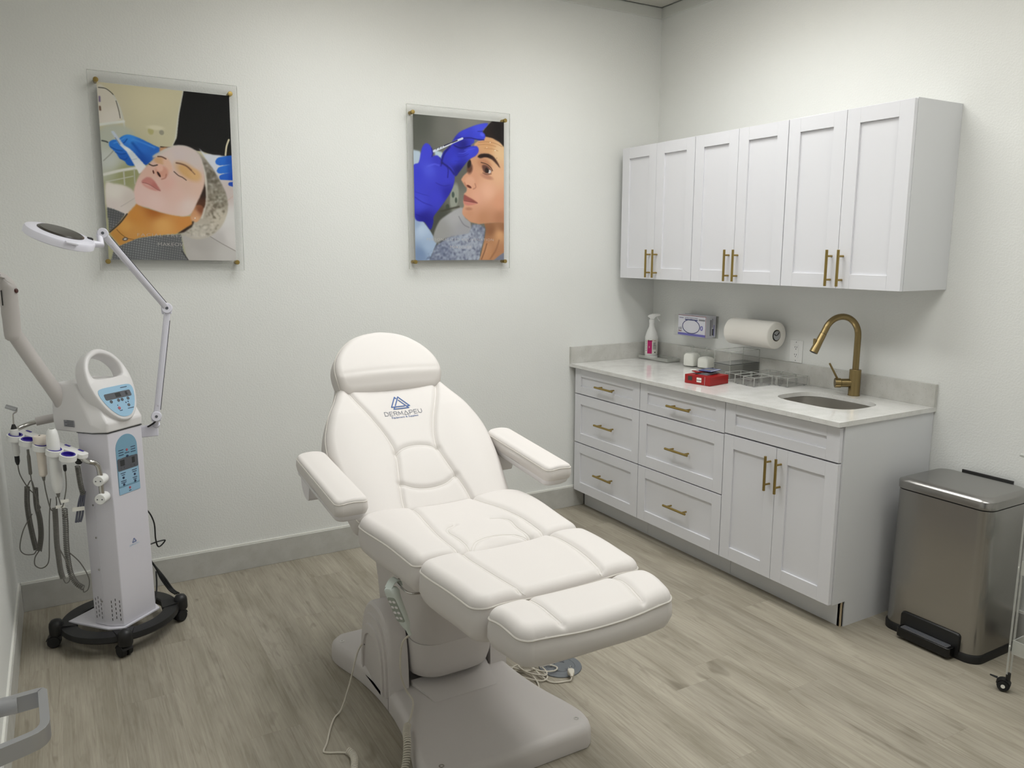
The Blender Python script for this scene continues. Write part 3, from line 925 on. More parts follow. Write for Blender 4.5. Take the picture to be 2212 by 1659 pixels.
def triangle_mark(cx, cy, s):
    """Two interlaced open triangles."""
    L1 = [(-.08, .90), (-.16, 1.08), (-.76, .0), (.43, .02)]
    L2 = [(-.37, .14), (.14, 1.08), (.90, .0), (.68, .0)]
    L3 = [(.09, .72), (.75, -.21), (-.61, -.22), (-.49, -.05)]
    return [[(cx + a * s, cy + b * s) for a, b in l] for l in (L1, L2, L3)]
LV = 0.468
mb = stroke_mesh(MB(), triangle_mark(0.0, 0.4805, 0.045), 0.0044, on_back); cb(mb, 'logo_mark', M['logo_blue'], backrest, smooth=False)
mb = stroke_mesh(MB(), word_lines('DERMAPEU', 0.0185, 0.004, 0.4395), 0.0020, on_back); cb(mb, 'logo_lettering', M['logo_grey'], backrest, smooth=False)
v_, f_ = text_verts('Equipment & Supplies', 0.0125); k_ = max(q[0] for q in v_) - min(q[0] for q in v_)
cb(MB().add([on_back(.005 + a * .108 / k_, 0.4255 + b) for a, b, c in v_], f_), 'logo_lettering', M['logo_blue'], backrest, smooth=False)

# armrests: pad, grey tray, bracket
for s_ in (-1, 1):
    xc = XC + s_ * 0.384
    dv = Vector((0, 0.47, 0.046)).normalized()
    la = 0.475
    pad, pf = cushion('armrest', (xc, -1.695, 0.838), dv, la, corner_w(lambda v: 0.0535, la, 0.022, 0.03), 0.052,
                  lambda U, V: 0.006 * np.exp(-(U / 0.04) ** 2), (), r=0.014, nu=50, nv=90, taper=0.004, pipe=0.0022)
    tr = MB(); nn = pf[2]
    m4 = Matrix((Vector((1, 0, 0)), dv, Vector(nn))).transposed().to_4x4(); m4.translation = Vector((xc, -1.695, 0.838))
    tr.rings([[(x, y + la / 2, -0.0515) for x, y in rrect(0.104, la - 0.012, 0.025)], [(x, y + la / 2, -0.066) for x, y in rrect(0.100, la - 0.02, 0.025)], [(x, y + la / 2 , -0.078) for x, y in rrect(0.082, la - 0.05, 0.025)]], True, True, m4)
    cb(tr, 'arm_tray', M['shell_light'], pad)
    br = MB(); 
    prof = [(-1.30, .805), (-1.215, .82), (-1.205, .775), (-1.235, .735), (-1.285, .725), (-1.30, .75)]
    prof = [(p.x, p.y) for p in catmull([(a, b, 0) for a, b in prof], 4, True)]
    br.rings([[(xc - s_ * 0.045, a, b) for a, b in prof], [(xc + s_ * 0.03, a, b) for a, b in prof]])
    cb(br, 'arm_bracket', M['shell_light'], chair)
    cb(MB().cyl((xc - s_ * 0.04, -1.255, 0.768), (XC + s_ * 0.285, -1.255, 0.768), 0.022), 'arm_pivot', M['shell_light'], chair)

# base: front and rear covers with pinched waist
base_half = lerp_w([(-2.07, .255), (-2.05, .282), (-2.0, .298), (-1.93, .290), (-1.80, .258), (-1.68, .240), (-1.56, .2335), (-1.42, .240), (-1.28, .262), (-1.17, .290), (-1.11, .296), (-1.07, .282), (-1.045, .25)])
def base_cover(name, y0, y1, zt=0.078):
    ys = np.linspace(y0, y1, 40); pr = [(0, 0.002), (-0.001, 0.010), (0.0, 0.050), (0.003, 0.062), (0.009, 0.071), (0.018, 0.0765), (0.024, zt), (0.034, zt)]
    loops = []
    for ins, z in pr:
        e0 = ins if abs(y0 + 2.07) < 0.01 or abs(y0 + 1.045) < .01 else 0; 
        L = []
        yy = ys.copy()
        if abs(y0 + 2.07) < 0.01: yy = y0 + ins + (ys - y0) * (y1 - y0 - ins) / (y1 - y0)
        if abs(y1 + 1.045) < 0.01: yy = y0 + (ys - y0) * (y1 - ins - y0) / (y1 - y0)
        for a, b in zip(yy, ys): L.append((XC - 0.003 - base_half(b) + ins, a, z))
        for a, b in zip(yy[::-1], ys[::-1]): L.append((XC - 0.003 + base_half(b) - ins, a, z))
        loops.append(L)
    return cb(MB().rings(loops), name, M['shell'], chair, angle=40)
bf = base_cover('base_cover', -2.07, -1.5585)
bk = base_cover('base_cover', -1.553, -1.045)
for x_, y_, par in ((-1.968, -2.015, bf), (-2.456, -2.015, bf), (-2.475, -1.125, bk), (-1.95, -1.125, bk)):
    cb(MB().lathe([(0.0085, 0.0), (0.0085, 0.002), (0.0045, 0.0022), (0.004, 0.0005)], Matrix.Translation((x_, y_, 0.0772)), 16), 'screw', M['chrome'], par)
# shallow ramp in front of the housing
rp = MB().add([(XC - .15, -1.558, .079), (XC + .15, -1.558, .079), (XC + .12, -1.70, .0785), (XC - .12, -1.70, .0785), (XC - .15, -1.558, .098), (XC + .15, -1.558, .098)], [(0, 1, 2, 3), (4, 5, 2, 3), (0, 4, 3), (1, 2, 5), (0, 1, 5, 4)])
cb(rp, 'base_ramp', M['shell'], bf, smooth=False)
# arched side shrouds with stepped rings
def shroud(sgn):
    def arch(scale, y_c=-1.435, top=0.352):
        pts = []
        for k in range(25):
            t = k / 24
            if t < 0.5:                       # back leg: upright then a tight shoulder
                a = t / 0.5; ang = a * math.pi / 2
                y = y_c + (0.165 * scale) * math.cos(ang) ** 0.75; z = 0.05 + (top - 0.05) * scale * math.sin(ang) ** 0.8
            else:                             # front leg: long fall to the foot
                a = (t - 0.5) / 0.5; ang = a * math.pi / 2
                y = y_c - (0.135 * scale) * math.sin(ang) ** 0.75; z = 0.05 + (top - 0.05) * scale * math.cos(ang) ** 0.55
            pts.append((y, z))
        return pts
    x_in, x_out = XC + sgn * 0.163, XC + sgn * 0.262
    rs = []
    for x_, s in ((x_in, 1.0), (XC + sgn * 0.215, 1.0), (XC + sgn * 0.226, 0.985), (XC + sgn * 0.233, 0.955), (XC + sgn * 0.234, 0.86), (XC + sgn * 0.242, 0.85), (XC + sgn * 0.243, 0.74), (XC + sgn * 0.250, 0.73), (XC + sgn * 0.251, 0.62), (XC + sgn * 0.244, 0.61), (XC + sgn * 0.243, 0.55)):
        rs.append([(x_, y, z) for y, z in arch(s)])
    return cb(MB().rings(rs), 'side_shroud', M['shell'], chair, angle=28)
shL = shroud(-1); shroud(1)
# lift housing between the shrouds: upper body and lower cup
def rr_loop(xc, yc, w, d, r, z, n=6): return [(xc + x, yc + y, z) for x, y in rrect(w, d, r, n)]
cup = [rr_loop(XC, -1.425, .19, .27, .06, .101), rr_loop(XC, -1.43, .262, .35, .085, .108), rr_loop(XC, -1.435, .298, .395, .09, .128), rr_loop(XC, -1.44, .306, .41, .085, .165), rr_loop(XC, -1.445, .312, .425, .08, .262)]
cb(MB().rings(cup), 'lift_cup', M['shell'], chair, angle=50)
body = [rr_loop(XC, -1.447, .306, .425, .078, .2635), rr_loop(XC, -1.452, .322, .452, .08, .30), rr_loop(XC, -1.49, .345, .50, .08, .40), rr_loop(XC, -1.55, .385, .56, .08, .50), rr_loop(XC, -1.60, .42, .60, .08, .588)]
cb(MB().rings(body), 'lift_housing', M['shell'], chair, angle=50)
# steel frame plates under the cushions and back
cb(MB().box(XC - .2, XC + .2, -1.93, -1.50, .585, .606), 'seat_plate', M['shell_light'], chair)
cb(MB().box(XC - .19, XC + .19, -2.27, -1.96, .575, .598).box(XC - .02, XC + .02, -2.33, -2.25, .578, .600), 'leg_plate', M['shell_light'], chair)
cb(MB().box(XC - .17, XC + .17, -2.45, -2.34, .590, .608), 'foot_plate', M['shell_light'], chair)
cb(MB().rings([[(XC - .2, -1.56, .60), (XC + .2, -1.56, .60), (XC + .2, -1.40, .60), (XC - .2, -1.40, .60)], [(XC - .2, -1.40, .66), (XC + .2, -1.40, .66), (XC + .2, -1.32, .70), (XC - .2, -1.32, .70)], [(XC - .16, -1.16, .86), (XC + .16, -1.16, .86), (XC + .16, -1.13, .84), (XC - .16, -1.13, .84)]]), 'back_frame', M['shell_light'], chair)

# wire loop that carries the hand control
hk = catmull([(-2.40, -1.905, .582), (-2.47, -1.90, .586), (-2.494, -1.89, .588), (-2.500, -1.86, .588), (-2.498, -1.80, .588), (-2.488, -1.78, .588), (-2.44, -1.775, .586), (-2.40, -1.775, .582)], 5)
cb(MB().tube(hk, 0.0034, 8), 'remote_hook', M['chrome'], chair)

# hand control hanging on the loop, with its coiled cord
RC = Vector((-2.530, -1.815, 0.585))
rem = thing('hand_control', 'pale green-white hand control hanging on the loop under the chair seat', 'remote control', RC)
axis = Vector((0.060, -0.010, -0.166)).normalized()          # hangs down, leaning under the seat
face = Vector((-0.86, -0.42, -0.2)); face = (face - axis * face.dot(axis)).normalized()
m4 = frame((0, 0, 0), x=axis.cross(face), z=-axis)
secs = [(0.000, .026, .016, .0), (-.006, .044, .026, -.002), (-.018, .050, .030, -.004), (-.038, .049, .024, -.001), (-.07, .047, .021, 0), (-.105, .043, .020, 0), (-.135, .033, .019, 0), (-.152, .018, .015, 0), (-.160, .012, .012, 0), (-.178, .010, .010, 0)]
MB().rings([[(x, y + o_, z) for x, y in rrect(w, d, min(w, d) * 0.42, 4)] for z, w, d, o_ in secs], True, True, m4).build('case', M['remote'], rem, angle=50)
yface = 1 if (m4.to_3x3() @ Vector((0, 1, 0))).dot(face) > 0 else -1
kp = MB().rings([[(x, yface * 0.0105, z - .075) for x, z in rrect(.034, .092, .008, 3)], [(x, yface * 0.0122, z - .075) for x, z in rrect(.032, .09, .008, 3)]], True, True, m4).build('keypad', M['remote_pad'], rem, smooth=False)
for r_ in range(4):
    for c_ in (-1, 1):
        MB().rings([[(c_ * .008 + x, yface * 0.0121, -.045 - r_ * .02 + z) for x, z in rrect(.012, .009, .003, 2)], [(c_ * .008 + x, yface * 0.0132, -.045 - r_ * .02 + z) for x, z in rrect(.011, .008, .003, 2)]], True, True, m4).build('key', M['shell_light'], kp, smooth=False)
clip = [Vector((-.004, 0.0, -.004)), Vector((.010, 0.006, .012)), Vector((.026, 0.012, .0165)), Vector((.036, 0.016, .010)), Vector((.040, .017, -.004))]
cl = MB(); cr = []
for p in catmull(clip, 5):
    cr.append([p + Vector((-.004, .016, -.001)), p + Vector((.004, -.016, -.001)), p + Vector((.004, -.016, .002)), p + Vector((-.004, .016, .002))])
cl.rings(cr).build('hook_clip', M['remote'], rem)
end = (m4 @ Vector((0, 0, -.176)))
wpts = [Vector(end), Vector((-2.463, -1.735, .34)) - RC, Vector((-2.452, -1.69, .22)) - RC, Vector((-2.420, -1.655, .128)) - RC, Vector((-2.405, -1.675, .094)) - RC, Vector((-2.440, -1.745, .091)) - RC, Vector((-2.474, -1.795, .094)) - RC]
MB().tube(catmull(wpts, 8), 0.0032, 8).build('cord', M['cord_cream'], rem)
cg = catmull([wpts[-1], Vector((-2.492, -1.83, .094)) - RC, Vector((-2.508, -1.875, .090)) - RC, Vector((-2.535, -1.925, .052)) - RC, Vector((-2.575, -1.968, .018)) - RC, Vector((-2.62, -2.02, .0145)) - RC, Vector((-2.66, -2.09, .0145)) - RC], 6)
MB().tube(coil_path(cg, 0.0098, 0.0075, 12), 0.0030, 6).build('coiled_cord', M['cord_cream'], rem)

# foot-switch cord leaving the shroud and running out over the floor
FC = Vector((-2.71, -1.667, 0.0))
fcrd = thing('foot_switch_cord', 'cream cord from the chair shroud ending in a coil on the floor', 'cord', FC)
p0 = Vector((-2.4585, -1.335, 0.165))
pth = [p0, p0 + Vector((-.028, -.012, -.03)), Vector((-2.545, -1.43, .075)), Vector((-2.59, -1.47, .012)), Vector((-2.625, -1.50, .0042)), Vector((-2.655, -1.55, .004)), Vector((-2.69, -1.625, .004)), Vector((-2.712, -1.662, .004)), Vector((-2.700, -1.678, .004)), Vector((-2.672, -1.693, .004)), Vector((-2.648, -1.712, .006))]
MB().tube(catmull([p - FC for p in pth], 8), 0.0031, 8).build('cord', M['cord_cream'], fcrd)
cg = catmull([Vector((-2.648, -1.712, .0135)) - FC, Vector((-2.640, -1.745, .0135)) - FC, Vector((-2.655, -1.80, .0135)) - FC, Vector((-2.70, -1.90, .0135)) - FC], 6)
MB().tube(coil_path(cg, 0.0095, 0.0080, 12), 0.0030, 6).build('coiled_cord', M['cord_cream'], fcrd)
cb(MB().lathe([(0.012, 0), (0.012, .003), (.006, .003)], frame((-2.4565, -1.335, .165), z=(-1, 0, 0)), 16), 'cord_port', M['black'], shL)

# ================================================================== facial machine on castors
MC = Vector((-3.23, -0.443, 0.0)); TH = math.atan2(0.66, 0.75)
machine = thing('facial_machine', 'tall white multi-function facial machine with blue control panels on a black castor ring', 'beauty machine', MC, TH)
MI = (Matrix.Translation(MC) @ Matrix.Rotation(TH, 4, 'Z')).inverted()
def mw(mb, name, material, parent=machine, **kw):
    """Part drawn in room coordinates, stored in the machine's frame."""
    mb.v = [tuple(MI @ Vector(p)) for p in mb.v]
    return mb.build(name, material, parent, **kw)

# castor ring (axis-aligned in the room)
RCX, RCY = -3.215, -0.437
ang = [2 * math.pi * i / 72 for i in range(72)]
def circ(r): return [(RCX + r * math.cos(a), RCY + r * math.sin(a)) for a in ang]
rg = MB()
n = 72
o_ = [circ(.219), circ(.226), circ(.222), circ(.170), circ(.165), circ(.168)]; zz = [.058, .066, .086, .088, .082, .058]
rg.rings([[(x, y, z) for x, y in l] for l, z in zip(o_, zz)] + [[(x, y, .058) for x, y in circ(.219)]], False, False)
ringo = mw(rg, 'castor_ring', M['black'], angle=30)
for k in range(4):
    a = k * math.pi / 2 + math.radians(-90); dx, dy = math.cos(a), math.sin(a); px, py = -dy, dx
    cx, cy = RCX + dx * .236, RCY + dy * .236
    arm = MB()
    arm.add([(RCX + dx * .16 + px * .04, RCY + dy * .16 + py * .04, .0885), (RCX + dx * .16 - px * .04, RCY + dy * .16 - py * .04, .0885), (cx - px * .024, cy - py * .024, .094), (cx + px * .024, cy + py * .024, .094),
             (RCX + dx * .16 + px * .04, RCY + dy * .16 + py * .04, .06), (RCX + dx * .16 - px * .04, RCY + dy * .16 - py * .04, .06), (cx - px * .024, cy - py * .024, .058), (cx + px * .024, cy + py * .024, .058)],
            [(0, 1, 2, 3), (7, 6, 5, 4), (0, 3, 7, 4), (1, 0, 4, 5), (2, 1, 5, 6), (3, 2, 6, 7)])
    arm.lathe([(.026, .052), (.028, .06), (.028, .088), (.026, .102), (.018, .113), (.006, .117)], Matrix.Translation((cx, cy, 0)), 24)
    mw(arm, 'ring_arm', M['black'], ringo)
    wa = [0.5, 2.2, -0.9, 1.4][k]; wx, wy = math.cos(wa), math.sin(wa)
    wc = Vector((cx - wy * 0.012, cy + wx * 0.012, .0262))
    cst = MB()
    for sd in (-1, 1):
        c0 = wc + Vector((wx, wy, 0)) * sd * .004
        cst.cyl(c0, c0 + Vector((wx, wy, 0)) * sd * .02, .026, .0235, 26)
    cst.cyl((cx, cy, .036), (cx, cy, .056), .010)
    co = mw(cst, 'castor', M['rubber'], ringo, bevel=.003)
    hood = MB(); hp = []
    for q in range(11):
        b = math.radians(15 + 150 * q / 10); d = Vector((-wy, wx, 0))
        p1 = wc + d * .0285 * math.cos(b) + Vector((0, 0, .0285 * math.sin(b)))
        hp.append([p1 + Vector((wx, wy, 0)) * .022, p1 - Vector((wx, wy, 0)) * .022, p1 * 1.0 - Vector((wx, wy, 0)) * .022 + (wc - p1) * .1, p1 + Vector((wx, wy, 0)) * .022 + (wc - p1) * .1])
    mw(hood.rings(hp), 'hood', M['black'], co)

# column
def oct_(h, ch, fb, ff, s=0.0): return [(-h - s, -fb + s), (-h - s, -ff + ch[1] - 0), (-ch[0] - s * .5, -ff - s), (ch[0] + s * .5, -ff - s), (h + s, -ff + ch[1]), (h + s, -fb + s)]
OCT = oct_(.107, (.086, .050), -.002, .127)
col = MB().prism(OCT, .0955, .896).build('column', M['machine_metal'], machine, bevel=.0035, seg=3)
MB().prism(oct_(.126, (.098, .052), -.125, .136), .0885, .0953).build('foot_plate', M['machine_metal'], machine, bevel=.001)
box_part('side_panel', -.1082, -.1068, -.054, .0, .11, .70, M['machine_metal'], col, bevel=.0005)
for z_ in (.20, .335, .47, .605):
    MB().lathe([(.0042, 0), (.0042, .0018), (.002, .0022)], frame((-.1082, -.046, z_), z=(-1, 0, 0)), 12).build('screw', M['chrome'], col)
vent = MB()
ch_d = Vector((.021, -.05, 0)).normalized(); ch_n = Vector((-.05, -.021, 0)).normalized(); c0 = Vector((-.0965, -.102, 0)) + ch_n * .0006
for r_ in range(5):
    for c_ in range(3):
        z_ = .125 + r_ * .019 + (c_ % 2) * .008
        vent.add([tuple(c0 + ch_d * (-.016 + c_ * .016 + e) + Vector((0, 0, z_ + h))) for e, h in ((-.0013, -.0055), (.0013, -.0055), (.0013, .0055), (-.0013, .0055))], [(0, 1, 2, 3)])
        vent.add([(-.1088, -.040 + c_ * .014 + e, z_ + h + .004) for e, h in ((-.0013, -.0055), (.0013, -.0055), (.0013, .0055), (-.0013, .0055))], [(0, 1, 2, 3)])
vent.build('vent_slots', M['dark_gap'], col, smooth=False)['kind'] = 'stuff'
# lower control panel
def flat_front(pts, y, z=None): return [(a, y, b) for a, b in pts]
def plate(outline, y0, y1, name, material, parent): return MB().rings([flat_front(outline, y0), flat_front(outline, y1)]).build(name, material, parent, smooth=False)
po = [(-.052, .636), (.052, .636), (.054, .64)] + [(.054 * math.cos(a), .822 + .054 * math.sin(a)) for a in [math.pi * i / 18 for i in range(19)]] + [(-.054, .64)]
pan = plate(po, -.1268, -.1285, 'control_panel', M['panel_blue2'], machine)
plate([(-.0535, .637), (.0535, .637), (.0535, .665), (-.0535, .665)], -.1286, -.1288, 'panel_band', M['panel_blue'], pan)
plate([(-.052, .672), (.052, .672), (.052, .735), (-.052, .735)], -.1286, -.1288, 'panel_field', M['panel_blue'], pan)
plate(rrect(.104, .050, .006, 3, 0, .758), -.1286, -.1296, 'display', M['lcd'], pan)
for a_, w_ in ((-.028, .022), (.028, .014)): plate(rrect(w_, .024, .001, 1, a_, .764), -.1296, -.130, 'display_window', M['lcd_dark'], pan)
for a_ in (-.034, -.018, .016, .034): MB().lathe([(.004, 0), (.004, .001), (.003, .001)], frame((a_, -.1296, .744), z=(0, -1, 0)), 14).build('button', M['lcd'], pan)
lines = MB()
def bar(mb, x, z, w, h, y=-.1289): mb.add([(x - w / 2, y, z - h / 2), (x + w / 2, y, z - h / 2), (x + w / 2, y, z + h / 2), (x - w / 2, y, z + h / 2)], [(0, 1, 2, 3)])
for x_, z_, w_ in ((-.030, .816, .026), (-.030, .806, .026), (-.030, .796, .026), (.032, .818, .024), (.032, .808, .024), (.032, .798, .026), (0.0, .800, .024), (0, .786, .016), (-.028, .722, .026), (-.028, .714, .018), (.030, .722, .026), (.030, .714, .022), (-.028, .690, .028), (-.028, .683, .026), (.030, .690, .024), (.030, .683, .018), (0, .6435, .012)):
    bar(lines, x_, z_, w_, .0032)
for x_ in (-.032, .032): bar(lines, x_ * .55, .7835, .020, .0009)
for x_ in (-.0525, .0525): bar(lines, x_, .70, .0009, .068)
bar(lines, 0, .666, .105, .0009)
lines.build('panel_print', M['ink'], pan, smooth=False)['kind'] = 'stuff'
for x_, z_, m_ in ((0, .812, 'button_red'), (0, .655, 'button_red'), (0, .786, 'ink'), (-.028, .703, 'ink'), (.030, .703, 'ink'), (-.028, .675, 'ink'), (.030, .675, 'ink')):
    MB().lathe([(.0052, 0), (.0052, .0012), (.003, .0016)], frame((x_, -.1286, z_), z=(0, -1, 0)), 16).build('button', M[m_], pan)
# small logo on the column
pl = lambda a, b: (a, -.1273, b)
mk = stroke_mesh(MB(), triangle_mark(0.0, .425, .013), .0018, pl); mk.build('logo_mark', M['logo_blue'], col, smooth=False)
stroke_mesh(MB(), word_lines('DERMAPEU', .0062, 0, .411), .0007, pl).build('logo_lettering', M['panel_blue'], col, smooth=False)

# head housing, loft from the column up and back
def hsec(z, hw, fb, ff, chx, chy): return [(x, y, z) for x, y in [(-hw, -fb), (-hw, -ff + chy), (-chx, -ff), (chx, -ff), (hw, -ff + chy), (hw, -fb)]]
hh = MB().rings([hsec(.8975, .114, -.106, .131, .088, .052), hsec(.935, .116, -.112, .134, .088, .054), hsec(.98, .114, -.115, .105, .086, .05), hsec(1.03, .110, -.115, .07, .08, .045), hsec(1.07, .104, -.112, .045, .072, .04), hsec(1.088, .094, -.104, .03, .062, .035)])
head = hh.build('head_housing', M['machine'], machine, bevel=.008, seg=3)
seam = MB().prism([(x * 1.03, y * 1.02) for x, y in oct_(.107, (.086, .050), -.002, .127)], .8958, .8978); seam.build('seam', M['lcd_dark'], machine)
# egg-shaped handle ring with the upper control panel
EP = Vector((0, -.150, .938)); EB = Vector((0, .130, .278)).normalized(); EA = Vector((1, 0, 0)); EN = EA.cross(EB)
EM = Matrix((EA, EB, EN)).transposed().to_4x4(); EM.translation = EP
right = [(0, -.001), (.034, .008), (.068, .042), (.091, .090), (.104, .145), (.103, .195), (.088, .245), (.056, .286), (0, .307)]
egg = [(p.x, p.y) for p in catmull([(a, b, 0) for a, b in right] + [(-a, b, 0) for a, b in right[-2:0:-1]], 8, True)]
def cast(loop, c, n):
    out = []
    for i in range(n):
        a = 2 * math.pi * i / n; d = (math.cos(a), math.sin(a)); best = None
        for (x1, y1), (x2, y2) in zip(loop, loop[1:] + loop[:1]):
            ex, ey = x2 - x1, y2 - y1; den = d[0] * ey - d[1] * ex
            if abs(den) < 1e-12: continue
            t = ((x1 - c[0]) * ey - (y1 - c[1]) * ex) / den; u = ((x1 - c[0]) * d[1] - (y1 - c[1]) * d[0]) / den
            if t > 0 and -1e-9 <= u <= 1 + 1e-9 and (best is None or t < best): best = t
        out.append((c[0] + d[0] * best, c[1] + d[1] * best))
    return out
hole = [(p.x, p.y) for p in catmull([(0, .283, 0), (.044, .268, 0), (.070, .235, 0), (.074, .203, 0), (.060, .186, 0), (0, .182, 0), (-.060, .186, 0), (-.074, .203, 0), (-.070, .235, 0), (-.044, .268, 0)], 6, True)]
hc = (0, .225); NL = 96
def sc(loop, c, k): return [(c[0] + (x - c[0]) * k, c[1] + (y - c[1]) * k) for x, y in loop]
eo, ei = cast(egg, hc, NL), cast(hole, hc, NL)
ec = (0, .15)
prof = [(sc(eo, ec, .97), -.060), (eo, -.05), (eo, -.010), (sc(eo, ec, .985), -.003), (sc(eo, ec, .955), 0.0), (sc(ei, hc, 1.10), 0.0), (sc(ei, hc, 1.03), -.004), (ei, -.012), (ei, -.048), (sc(ei, hc, 1.06), -.060)]
MB().rings([[(x, y, z) for x, y in l] for l, z in prof] + [[(x, y, -.060) for x, y in prof[0][0]]], False, False, EM).build('handle_ring', M['machine'], machine, angle=45)
bo = [(p.x, p.y) for p in catmull([(-.066, .141, 0), (0, .1425, 0), (.066, .141, 0), (.083, .130, 0), (.083, .108, 0), (.070, .072, 0), (.046, .036, 0), (.018, .016, 0), (-.018, .016, 0), (-.046, .036, 0), (-.070, .072, 0), (-.083, .108, 0), (-.083, .130, 0)], 5, True)]
up = MB().prism(bo, .0003, .0018, EM).build('control_panel', M['panel_blue'], machine, smooth=False)
MB().prism(rrect(.130, .026, .006, 4, 0, .104), .0018, .0026, EM).build('display', M['lcd'], up, smooth=False)
MB().prism(rrect(.026, .017, .001, 1, 0, .105), .0026, .003, EM).build('display_window', M['lcd_dark'], up, smooth=False)
MB().prism(rrect(.010, .015, .001, 1, .042, .105), .0026, .003, EM).build('display_window', M['lcd_dark'], up, smooth=False)
for a_, b_ in ((-.044, .083), (-.008, .083), (.010, .083), (.040, .083)):
    MB().lathe([(.0065, .0018), (.0065, .0030), (.0052, .0034), (.0050, .0026)], EM @ Matrix.Translation((a_, b_, 0)), 18).build('button', M['lcd'], up)
MB().lathe([(.0062, .0018), (.0062, .0032), (.004, .0038)], EM @ Matrix.Translation((-.020, .052, 0)), 18).build('button', M['button_red'], up)
MB().lathe([(.0062, .0018), (.0062, .0032), (.004, .0038)], EM @ Matrix.Translation((.030, .056, 0)), 18).build('button', M['lcd'], up)
pr = MB()
for a_, b_, w_, h_ in ((.042, .131, .034, .003), (.034, .0425, .030, .0028), (-.016, .041, .014, .0028), (-.022, .064, .004, .004), (.022, .068, .005, .005), (.034, .070, .005, .005)):
    pr.add([(a_ - w_ / 2, b_ - h_ / 2, .0022), (a_ + w_ / 2, b_ - h_ / 2, .0022), (a_ + w_ / 2, b_ + h_ / 2, .0022), (a_ - w_ / 2, b_ + h_ / 2, .0022)], [(0, 1, 2, 3)], EM)
pr.build('panel_print', M['ink'], up, smooth=False)['kind'] = 'stuff'
# rating label on the side of the housing
lb = MB(); lb.rings([[(-.1168, y, z) for y, z in rrect(.052, .026, .001, 1, .028, .932)], [(-.1176, y, z) for y, z in rrect(.052, .026, .001, 1, .028, .932)]])
ro = lb.build('rating_label', M['print_grey'], head, smooth=False)
lt = MB()
for k in range(4): lt.add([(-.1178, .006, .922 + k * .0065), (-.1178, .048 - (k % 2) * .01, .922 + k * .0065), (-.1178, .048 - (k % 2) * .01, .924 + k * .0065), (-.1178, .006, .924 + k * .0065)], [(0, 1, 2, 3)])
lt.build('label_print', M['lcd_dark'], ro, smooth=False)['kind'] = 'stuff'

# steamer arm
st = MB().tube(catmull([(-3.345, -.425, .965), (-3.352, -.435, 1.0), (-3.366, -.45, 1.04), (-3.430, -.475, 1.172), (-3.484, -.497, 1.288), (-3.488, -.499, 1.298)], 6), lambda t: .029 - .003 * t, 24)
arm = mw(st, 'steamer_arm', M['machine_grey'], machine)
mw(MB().cyl((-3.30, -.41, .985), (-3.345, -.43, .985), .036, .034, 24), 'steamer_pivot', M['machine_grey'], machine)
def noz_ring(r, z, slope=0.0, dx=0.0, dy=0.0, n=28):
    return [(-3.490 + dx + r * math.cos(2 * math.pi * k / n), -.502 + dy + r * math.sin(2 * math.pi * k / n), 1.288 + z - slope * (r * math.cos(2 * math.pi * k / n) - .5 * r * math.sin(2 * math.pi * k / n))) for k in range(n)]
nz = MB().rings([noz_ring(.018, -.020), noz_ring(.026, -.013), noz_ring(.0285, 0), noz_ring(.029, .06), noz_ring(.0305, .085), noz_ring(.0295, .10), noz_ring(.029, .16), noz_ring(.029, .178, .3), noz_ring(.0285, .198, .75), noz_ring(.025, .208, .9)])
noz = mw(nz, 'steamer_nozzle', M['machine_grey'], machine)
mw(MB().rings([noz_ring(.021, .2085, .9), noz_ring(.0205, .2115, .9)]), 'nozzle_cap', M['machine_grey'], noz)
mw(MB().rings([[(-3.505 + .012 * math.cos(a), -.515 + .02 * math.sin(a), 1.50) for a in [2 * math.pi * k / 16 for k in range(16)]], [(-3.530 + .014 * math.cos(a), -.545 + .02 * math.sin(a), 1.515) for a in [2 * math.pi * k / 16 for k in range(16)]], [(-3.548 + .012 * math.cos(a), -.575 + .016 * math.sin(a), 1.505) for a in [2 * math.pi * k / 16 for k in range(16)]]]), 'nozzle_head', M['machine_grey'], noz)
mw(MB().lathe([(.0085, 0), (.0085, .004), (.006, .006)], frame((-3.4655, -.5165, 1.452), z=(.85, -.5, .1)), 16), 'knob', M['dark_red'], noz)
mw(MB().box(-3.5125, -3.5095, -.527, -.519, 1.400, 1.455), 'slot', M['black'], noz)

# magnifier lamp: bracket, two-part arm, round head
L0, L1, L2 = Vector((-3.0125, -.38, .905)), Vector((-2.943, -.40, 1.361)), Vector((-3.170, -.67, 1.660))
mw(MB().box(-3.13, -3.006, -.350, -.322, .812, .860), 'lamp_bracket', M['lamp_white'], machine, bevel=.004)
mw(MB().cyl((-3.014, -.346, .858), (-3.0125, -.374, .905), .011).cyl((-3.014, -.338, .858), (-3.014, -.346, .866), .016), 'lamp_post', M['lamp_white'], machine)
def flat_arm(a, b, w, th, face):
    d = (b - a).normalized(); face = Vector(face); face = (face - d * face.dot(d)).normalized(); s = d.cross(face)
    mb = MB(); mb.rings([[a + s * x + face * y for x, y in rrect(w, th, th * .3, 3)], [b + s * x + face * y for x, y in rrect(w, th, th * .3, 3)]])
    return mb, d, face, s
camdir = Vector((-.1, -.99, .1))
def lamp_arm(a, b, side):
    mb, d, face, s = flat_arm(a, b, .025, .020, camdir)
    o = mw(mb, 'lamp_arm', M['lamp_white'], machine)
    mb2, *_ = flat_arm(a + d * .05 + face * .0102, b - d * .05 + face * .0102, .011, .003, camdir)
    mw(mb2, 'arm_cover', M['lamp_white'], o)
    mb3, *_ = flat_arm(a + d * .03 + s * side * .0125, b - d * .03 + s * side * .0125, .0025, .012, camdir)
    mw(mb3, 'arm_channel', M['lcd'], o)
lamp_arm(L0, L1 - Vector((0, 0, .02)), 1); lamp_arm(L1, L2, 1)
